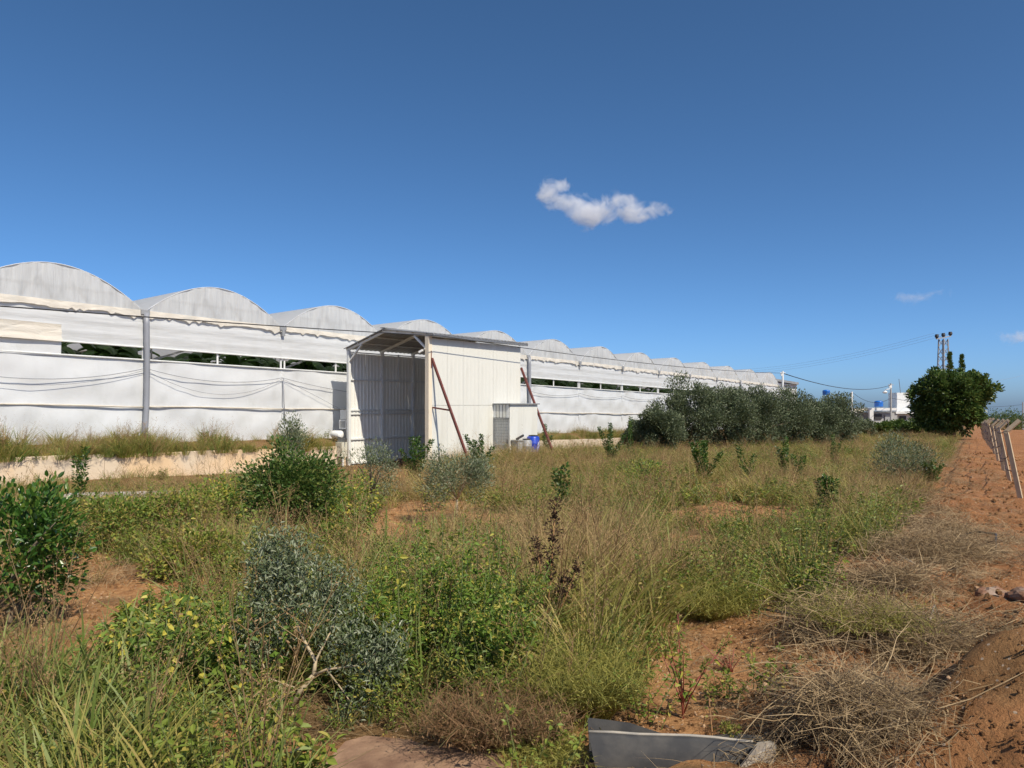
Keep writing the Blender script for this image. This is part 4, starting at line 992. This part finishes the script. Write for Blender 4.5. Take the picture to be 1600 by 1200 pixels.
Fm = [[rl(x, y, 4.24) for x, y in fr_]]; Fm.insert(0, [v + Vector((0, .05, .012)) for v in Fm[0]]); Fm.insert(0, [v + Vector((0, .012, -.02)) for v in Fm[0]])
Fm.append([Vector((v.x + .05*(1 - i/7), v.y + .03, -.05)) for i, v in enumerate(Fm[-1])])
mb = MB(); mb.grid(Fm); mb.build('front_sheet', MAT['darkmetal'], tr, True)
MB().tube([v + Vector((0, -.004, .0)) for v in Fm[1]], .009, 6).build('rim', MAT['dusty'], tr, True)
mb = MB(); mb.add([B[1][0], B[1][-1], Fm[-1][-1], Fm[-1][0]], [(0, 1, 2, 3)]); mb.build('bottom', MAT['darkmetal'], tr)
e = [rl(1156, 1200, 4.16), rl(1185, 1162, 4.18), rl(1205, 1160, 4.22), rl(1213, 1163, 4.3), rl(1213, 1215, 4.3), rl(1150, 1225, 4.14)]
mb = MB(); mb.add(e, [(0, 1, 2, 5), (2, 3, 4, 5)]); mb.add([v + Vector((.004, .02, 0)) for v in e], [(5, 2, 1, 0), (5, 4, 3, 2)]); mb.build('end_plate', MAT['dusty'], tr)
# red brown flat slab
c = gnd(650, 1190); pts = [(505, 1198), (540, 1166), (572, 1156), (640, 1160), (668, 1172), (700, 1168), (760, 1176), (800, 1196), (800, 1260), (500, 1260)]
vs = []
for x, y in pts: q = PG(x, y); vs.append((q.x - c.x, q.y - c.y, .03 + random.uniform(-.008, .008)))
mb = MB(); n = len(vs); lowv = [(x*1.02, y*1.02, -.06) for x, y, z in vs]
mb.add(vs + lowv, [tuple(range(n))[::-1]] + [(i, (i+1) % n, n + (i+1) % n, n + i) for i in range(n)]); tag(mb.build('stone_slab', MAT['slab'], loc=c), 'flat reddish brown slab lying at the bottom edge left of the trough', 'slab')
# rocks
def rock(px, py, s, label, seed, sq=(1, .7, .55)):
    import bmesh
    bm = bmesh.new(); bmesh.ops.create_icosphere(bm, subdivisions=3, radius=1)
    for v in bm.verts:
        d = 1 + .35*mnoise.fractal(v.co*1.1 + Vector((seed*3.1, 0, 0)), 1, 2, 3); v.co = Vector((v.co.x*sq[0], v.co.y*sq[1], max(v.co.z, -.4)*sq[2]))*d*s
    me = bpy.data.meshes.new('rock'); bm.to_mesh(me); bm.free(); me.materials.append(MAT['stone'])
    p = gnd(px, py); o = link('rock', me, None, p + Vector((0, 0, s*.12)), (.1, .35, seed)); tag(o, label, 'rock')
rock(1560, 950, .24, 'grey and red rock half sunk in the dug soil at right', .4)
rock(1600, 1000, .17, 'small dark rock at the right edge below the bigger rock', 1.7)
# hoses, rods, sticks
def hose(pts, rad, mat, name, label, cat_):
    Q = [];
    for px, py, dz in pts: q = gnd(px, py); Q.append(q + Vector((0, 0, dz)))
    o = Q[0].copy(); tag(MB().tube([q - o for q in Q], rad, 6).build(name, MAT[mat], loc=o, smooth=True), label, cat_)
hose([(1165, 950, .03), (1195, 962, .04), (1225, 975, .05), (1255, 985, .03), (1285, 992, -.02)], .014, 'hose', 'irrigation_hose', 'black irrigation hose crossing the bare soil behind the trough', 'hose')
hose([(405, 1192, -.02), (440, 1178, .02), (470, 1166, .03), (500, 1158, .0)], .013, 'hose', 'irrigation_hose', 'black irrigation hose on the soil below the bent olive', 'hose')
hose([(1495, 850, .10), (1525, 850, .13), (1556, 855, .12), (1556, 870, -.02)], .018, 'hose', 'irrigation_hose', 'black pipe end sticking out of the straw by the fence', 'hose')
hose([(1332, 862, .16), (1370, 880, .12), (1432, 912, .05)], .012, 'stick', 'stick', 'long pale stick lying at the edge of the straw heap', 'stick')
hose([(1478, 1010, .0), (1460, 1010, .25), (1430, 1050, .0)], .009, 'stick', 'stick', 'bent pale stalk arching over the straw heap at right', 'stick')

# ------------------------------------------------------------------ ground cover (uncountable): templates and scatter
def template(name, mb, mats): 
    o = bpy.data.objects.new(name, mb.mesh(name, mats)); return o
def coll(name, objs):
    c = bpy.data.collections.new(name)
    for o in objs: c.objects.link(o)
    return c
def scatter(name, collection, pts, rot, scl, idx, label, cat_):
    me = bpy.data.meshes.new(name); me.from_pydata([tuple(p) for p in pts], [], [])
    for nm, ty, arr, fld in (('rot', 'FLOAT_VECTOR', rot, 'vector'), ('scl', 'FLOAT_VECTOR', scl, 'vector'), ('idx', 'INT', idx, 'value')):
        a = me.attributes.new(nm, ty, 'POINT'); a.data.foreach_set(fld, np.asarray(arr, np.int32 if ty == 'INT' else np.float32).ravel())
    o = link(name, me)
    ng = bpy.data.node_groups.new(name + '_scatter', 'GeometryNodeTree')
    ng.interface.new_socket('Geometry', in_out='INPUT', socket_type='NodeSocketGeometry'); ng.interface.new_socket('Geometry', in_out='OUTPUT', socket_type='NodeSocketGeometry')
    N = ng.nodes; L = ng.links; gi = N.new('NodeGroupInput'); go = N.new('NodeGroupOutput'); ip = N.new('GeometryNodeInstanceOnPoints'); ci = N.new('GeometryNodeCollectionInfo')
    ci.inputs[0].default_value = collection; ci.inputs['Separate Children'].default_value = True; ci.inputs['Reset Children'].default_value = True
    def attr(nm, ty): n = N.new('GeometryNodeInputNamedAttribute'); n.data_type = ty; n.inputs[0].default_value = nm; return n.outputs[0]
    L.new(gi.outputs[0], ip.inputs['Points']); L.new(ci.outputs[0], ip.inputs['Instance']); ip.inputs['Pick Instance'].default_value = True
    L.new(attr('idx', 'INT'), ip.inputs['Instance Index'])
    e2r = N.new('FunctionNodeEulerToRotation'); L.new(attr('rot', 'FLOAT_VECTOR'), e2r.inputs[0]); L.new(e2r.outputs[0], ip.inputs['Rotation'])
    L.new(attr('scl', 'FLOAT_VECTOR'), ip.inputs['Scale']); L.new(ip.outputs[0], go.inputs[0])
    md = o.modifiers.new('scatter', 'NODES'); md.node_group = ng
    tag(o, label, cat_, None, 'stuff'); return o
def t_dry(h):
    mb = MB(); tips, hh = blades(mb, 44, h, .0062, .15, .5, .6, 0); n = len(tips)
    k = rng.permutation(n)[:26]; P = []
    for i in k:
        for q in range(6): P.append(tips[i] + rng.normal(0, 1, 3)*np.array([.03, .03, .06]) - np.array([0, 0, .03]))
    P = np.array(P); leaf_batch(mb, P, rng.normal(0, .6, P.shape) + np.array([0, 0, 1]), .03, .005, 1)
    blades(mb, 16, h*.55, .010, .12, .6, .9, 2); return mb
def t_herb(h, n=7, L=.042):
    mb = MB(); P = []; Dn = []
    for i in range(n):
        a = rng.uniform(0, 6.28); s = h*rng.uniform(.1, .6); hh = h*rng.uniform(.55, 1); x0, y0 = rng.normal(0, .07, 2)
        pts = [Vector((x0 + s*math.cos(a)*u, y0 + s*math.sin(a)*u, hh*u - .04*(u == 0))) for u in np.linspace(0, 1, 4)]
        mb.tube(pts, [.004, .0035, .003, .0015], 3, 1, False)
        for q in range(24):
            u = .1 + .9*rng.random(); jx = min(2, int(u*3)); p = pts[jx].lerp(pts[jx+1], u*3 - jx); d = sph(1)[0]; d[2] = d[2]*.5 + .35
            P.append(np.array(p) + d*.03*rng.random()); Dn.append(d)
    leaf_batch(mb, np.array(P), np.array(Dn), L, L*.48, 0, droop=.2); return mb
def t_green(h, w, n, m=0):
    mb = MB(); blades(mb, n, h, w, .12, .35, .55, 0, seg=4); return mb
def t_low():
    mb = MB(); n = 60; P = rng.normal(0, .12, (n, 3)); P[:, 2] = np.abs(P[:, 2])*.5; leaf_batch(mb, P, rng.normal(0, 1, P.shape) + np.array([0, 0, .6]), .045, .028); return mb
def t_straw():
    mb = MB(); n = 90; b = np.stack([rng.normal(0, .13, n), rng.normal(0, .13, n), np.abs(rng.normal(.04, .05, n))], 1)
    blades(mb, n, .085, .0048, 0, 3.0, 1.8, 0, base=b, drop=1.1); return mb
dryT = [template('tuft_dry_%d' % i, t_dry(h), [MAT['dry'], MAT['seed'], MAT['green']]) for i, h in enumerate((.62, .5, .75))]
grT = [template('tuft_green_%d' % i, t_green(h, w, n), [MAT['green']]) for i, (h, w, n) in enumerate(((.5, .013, 34), (.36, .015, 38), (.66, .012, 30)))]
luT = [template('tuft_lush_%d' % i, t_green(h, w, n), [MAT['lush']]) for i, (h, w, n) in enumerate(((.48, .018, 26), (.62, .016, 22)))]
loT = [template('leaf_mat', t_low(), [MAT['weed']])]
heT = [template('herb_%d' % i, t_herb(h, n, L), [MAT['herb'], MAT['stemgreen']]) for i, (h, n, L) in enumerate(((.5, 9, .05), (.72, 8, .044), (.36, 10, .058)))]
skT = [template('stalk_%d' % i, t_stalk(h), [MAT['stalk'], MAT['seed']]) for i, h in enumerate((.85, 1.1))]
def t_long():
    mb = MB(); n = 16; b = np.stack([rng.normal(0, .16, n), rng.normal(0, .16, n), np.abs(rng.normal(.03, .05, n))], 1)
    az = rng.uniform(0, 6.28, n)
    for i in range(n):
        l = rng.uniform(.2, .5); p = Vector(b[i]); e = p + Vector((math.cos(az[i])*l, math.sin(az[i])*l, rng.uniform(-.02, .07))); q1 = p.lerp(e, .33) + Vector(rng.normal(0, .03, 3)); q2 = p.lerp(e, .68) + Vector(rng.normal(0, .035, 3))
        mb.tube([p, q1, q2, e], [.0026, .0024, .002, .001], 3, 0, False)
        if rng.random() < .5: mb.tube([q2, q2 + Vector(rng.normal(0, .07, 3))], [.0016, .0008], 3, 0, False)
    return mb
stT = [template('straw_%d' % i, (t_straw if i < 3 else t_long)(), [MAT['straw']]) for i in range(5)]
GC = coll('grass_templates', sorted(dryT + grT + luT + loT + heT + skT, key=lambda o: o.name))      # collection order is by name
names = sorted(o.name for o in dryT + grT + luT + loT + heT + skT)
IDX = {n: i for i, n in enumerate(names)}
dryI = [IDX[o.name] for o in dryT]; grI = [IDX[o.name] for o in grT]; luI = [IDX[o.name] for o in luT]; loI = [IDX[o.name] for o in loT]; heI = [IDX[o.name] for o in heT]; skI = [IDX[o.name] for o in skT]

def wall_side(X, Y):               # distance in front of the retaining wall line (positive: field side)
    a, b = gh_local(X, Y); return -b - 1.42
def field():
    pts = []; rot = []; scl = []; idx = []
    bands = ((3.3, 6.5, 34), (6.5, 10, 30), (10, 15, 20), (15, 22, 14), (22, 34, 9), (34, 55, 5.5), (55, 110, 1.8))
    for y0, y1, den in bands:
        x0, x1 = -.80*y1 - 1, .80*y1 + 1; n = int((x1-x0)*(y1-y0)*den)
        XY = np.stack([rng.uniform(x0, x1, n), rng.uniform(y0, y1, n)], 1)
        for X, Y in XY:
            if abs(X) > .82*Y + .6: continue
            q = strip_q(X, Y)
            if q > -2.75 + .5*fbm(X, Y, .8, 2, 4): continue
            ws = wall_side(X, Y)
            if ws < .1: continue
            a, b = shed_local(X, Y)
            if -.9 < a < 6.2 and -SW - .1 < b < .3: continue
            if -3.5 < a <= -.9 and -SW < b < .6 and rng.random() < .8: continue
            if 3.9 < a < 6.2 and -6.0 < b < -4.9: continue
            px, py = topix(X, Y); bb = bare(X, Y)
            if rng.random() < bb * .97: continue
            if 505 < px < 800 and py > 1150: continue
            if 905 < px < 1235 and py > 1120: continue
            if Y < 4.35 and px > 830: continue
            g = fbm(X, Y, .16, 3, 21) + .6*fbm(X, Y, .6, 2, 31)          # greener or drier patches
            s = rng.uniform(.7, 1.2) * (1 + .25*fbm(X, Y, .35, 2, 41))
            s *= .92 if Y < 30 else 1.0
            if 7 < Y < 13: s *= 1.08
            if 780 < px < 1060 and 850 < py < 1070: s *= 1.0 + .4*bell(px - 915, 110)*bell(py - 960, 90)
            if X < -3.5 and ws < 10 and Y > 13:
                if rng.random() < .55: continue
                s *= .45 + .035*ws + .5*max(0, fbm(X, Y, .5, 2, 51))
            if -7 < a <= -.9 and -SW - 1 < b < 1: s *= .5
            # left foreground is lush, centre and right drier
            lush = .9*bell(px - 90, 190)*bell(py - 1120, 150) if Y < 14 else 0
            lush = max(lush, .45 if 200 < px < 830 and py > 850 else 0)
            lush = max(lush, .35*bell(px - 1000, 120)*bell(py - 820, 60) if Y > 8 else 0)
            if ws < 2.5: lush = max(lush, .3)
            r = rng.random()
            if r < lush: i = luI[rng.integers(2)]
            elif r < lush + (1-lush)*min(.9, max(.12, (.50 if Y < 10 else .33) + 1.2*g)): i = grI[rng.integers(3)]
            else: i = dryI[rng.integers(3)]
            r2 = rng.random()
            if px < 240 and py > 950 and r2 < .8 and rng.random() < .8: r2 = .85
            if 790 < px < 1050 and 850 < py < 1080 and r2 < .8 and rng.random() < .85: r2 = .85
            if 820 < px < 885 and 1000 < py < 1060 and rng.random() < .6: continue
            if 425 < px < 525 and 1085 < py < 1190: continue
            if r2 < .05: i = loI[0]
            elif r2 < (.36 if Y < 10 else .27) + .3*min(1, max(-.6, g)) + (.10 if Y < 10 and px > 230 else 0): i = heI[rng.integers(3)]
            elif r2 > .93: i = skI[rng.integers(2)]
            z = gz(X, Y)
            if Y < 6 and abs(px-650) < 170 and py > 1120: s *= .5
            pts.append((X, Y, z)); rot.append((rng.normal(0, .12), rng.normal(0, .12), rng.uniform(0, 6.28))); idx.append(i)
            hs = s*rng.uniform(.8, 1.15); wx = s*(1.0 if Y < 15 else 1.35)
            scl.append((wx, wx, hs))
    scatter('field_grass', GC, pts, rot, scl, idx, 'dry and green grass and weeds covering the field', 'grass')
    print('field tufts', len(pts))
field()
# grass on the terrace edge and over the wall
pts = []; rot = []; scl = []; idx = []
for i in range(5200):
    x = rng.uniform(-18, 45); off = rng.uniform(-1.5, -.04) if i % 3 else rng.uniform(-1.6, -1.1)
    if 8.0 < x < 16.5: continue
    d = .5 + .8*fbm(x, 0, .35, 3, 8)
    if x > 3 and x < 8: d -= .25
    if x > 16: d -= .1
    if rng.random() > d + .1: continue
    zl = -.38 + .3*(off + 1.42)/1.2
    p = gw(x, off, zl - .03); s = rng.uniform(.55, 1.0)*(1.0 + .9*fbm(x, 3, .6, 3, 3))*(.75 if x > 16 else 1.2 if x < -4 else 1.0)
    pts.append(p); rot.append((rng.normal(0, .15), rng.normal(0, .15), rng.uniform(0, 6.28))); scl.append((s, s, s)); idx.append(int(rng.choice([grI[0], grI[1], grI[2], luI[0], luI[1], dryI[0], dryI[2], heI[0], skI[0]])))
scatter('terrace_grass', GC, pts, rot, scl, idx, 'long grass growing along the terrace edge under the greenhouse wall', 'grass')
# straw and dry weeds heaped along the dug strip
SC = coll('straw_templates', stT + []); pts = []; rot = []; scl = []; idx = []
def strawheap(cx, cy, rx, ry, n, hgt):
    c = PG(cx, cy)
    for i in range(n):
        a = rng.normal(0, .5); b = rng.normal(0, .5); X = c.x + a*rx; Y = c.y + b*ry
        if rng.random() < .5 - 1.6*fbm(X, Y, 1.8, 3, 61): continue
        z = gz(X, Y) + hgt*math.exp(-(a*a + b*b)*1.3)*rng.random()**.7
        pts.append((X, Y, z)); rot.append((rng.normal(0, .3), rng.normal(0, .3), rng.uniform(0, 6.28))); s = rng.uniform(.7, 1.3); scl.append((s, s, s)); idx.append(int(rng.choice([0, 1, 2, 0, 1, 3, 4])))
strawheap(1325, 1190, .36, .32, 200, .13); strawheap(1330, 1120, .3, .25, 60, .08); strawheap(1425, 1020, .42, .40, 130, .12); strawheap(1520, 1030, .5, .3, 70, .1)
strawheap(1395, 960, .40, .45, 110, .14); strawheap(1455, 892, .8, .7, 220, .20); strawheap(1470, 842, .8, 1.2, 200, .2); strawheap(1425, 800, .7, 1.5, 170, .16); strawheap(1520, 870, .6, .7, 50, .1)
strawheap(1300, 1010, .4, .4, 60, .07); strawheap(1270, 1060, .25, .3, 36, .05); strawheap(150, 905, .9, .8, 40, .05)
for Y in np.arange(14, 70, .35):
    for j in range(2):
        X = FENCE(Y) - 2.6 + rng.normal(0, .45); pts.append((X, Y, gz(X, Y) + .05*rng.random())); rot.append((rng.normal(0, .25), rng.normal(0, .25), rng.uniform(0, 6.28))); s = rng.uniform(.7, 1.4); scl.append((s, s, s)); idx.append(rng.integers(3))
for i in range(900):
    Y = 6 + 34*rng.random()**1.5; X = FENCE(Y) - rng.uniform(.2, 2.4)
    if fbm(X, Y, .9, 3, 71) < .05: continue
    pts.append((X, Y, gz(X, Y) + .01)); rot.append((rng.normal(0, .2), rng.normal(0, .2), rng.uniform(0, 6.28))); s = rng.uniform(.4, .9); scl.append((s, s, s*.6)); idx.append(int(rng.integers(5)))
for i in range(420):
    Y = rng.uniform(3.5, 18); X = rng.uniform(-.75*Y, FENCE(Y) - .4); pts.append((X, Y, gz(X, Y) + .01)); rot.append((0, 0, rng.uniform(0, 6.28))); s = rng.uniform(.5, 1.0); scl.append((s, s, s*.5)); idx.append(rng.integers(3))
scatter('straw', SC, pts, rot, scl, idx, 'dry straw and pulled weeds heaped along the dug strip', 'straw')
# pebbles and clods
def stoneT(name, seed, mat):
    import bmesh
    bm = bmesh.new(); bmesh.ops.create_icosphere(bm, subdivisions=2, radius=1)
    for v in bm.verts: v.co *= 1 + .45*mnoise.noise(v.co*1.3 + Vector((seed*5, 1, 2))); v.co.z *= .7
    me = bpy.data.meshes.new(name); bm.to_mesh(me); bm.free(); me.materials.append(mat); return bpy.data.objects.new(name, me)
PC = coll('pebble_templates', [stoneT('peb_a', 1, MAT['pebble']), stoneT('peb_b', 2, MAT['pebble']), stoneT('peb_c_clod', 3, MAT['soil'])])
pts = []; rot = []; scl = []; idx = []
for i in range(34000):
    Y = 3.4 + 42*rng.random()**1.9; X = rng.uniform(-.72*Y, .75*Y); q = strip_q(X, Y); b = bare(X, Y)
    if q < -2.9 and rng.random() > b*.9 + .08: continue
    if q > -2.9 and rng.random() > .9: continue
    if q > 3: continue
    if Y < 4.6 and .3 < X < 1.75: continue
    onm = math.hypot(X - 2.85, Y - 4.25) < .95
    s = (.006 + .016*rng.random()**3)*(1 + max(0, Y - 8)/14) + (.03*rng.random()**4 if q > -2.9 else 0)
    if onm and s > .014: s = .006 + .006*rng.random()
    pts.append((X, Y, gz(X, Y) + s*.2)); rot.append(tuple(rng.uniform(0, 6.28, 3))); scl.append((s, s*rng.uniform(.7, 1.2), s)); idx.append(2 if rng.random() < (.97 if q > -2.9 or s > .018 else .55) else rng.integers(2))
scatter('pebbles', PC, pts, rot, scl, idx, 'small pebbles and clods on the bare red soil', 'pebbles')
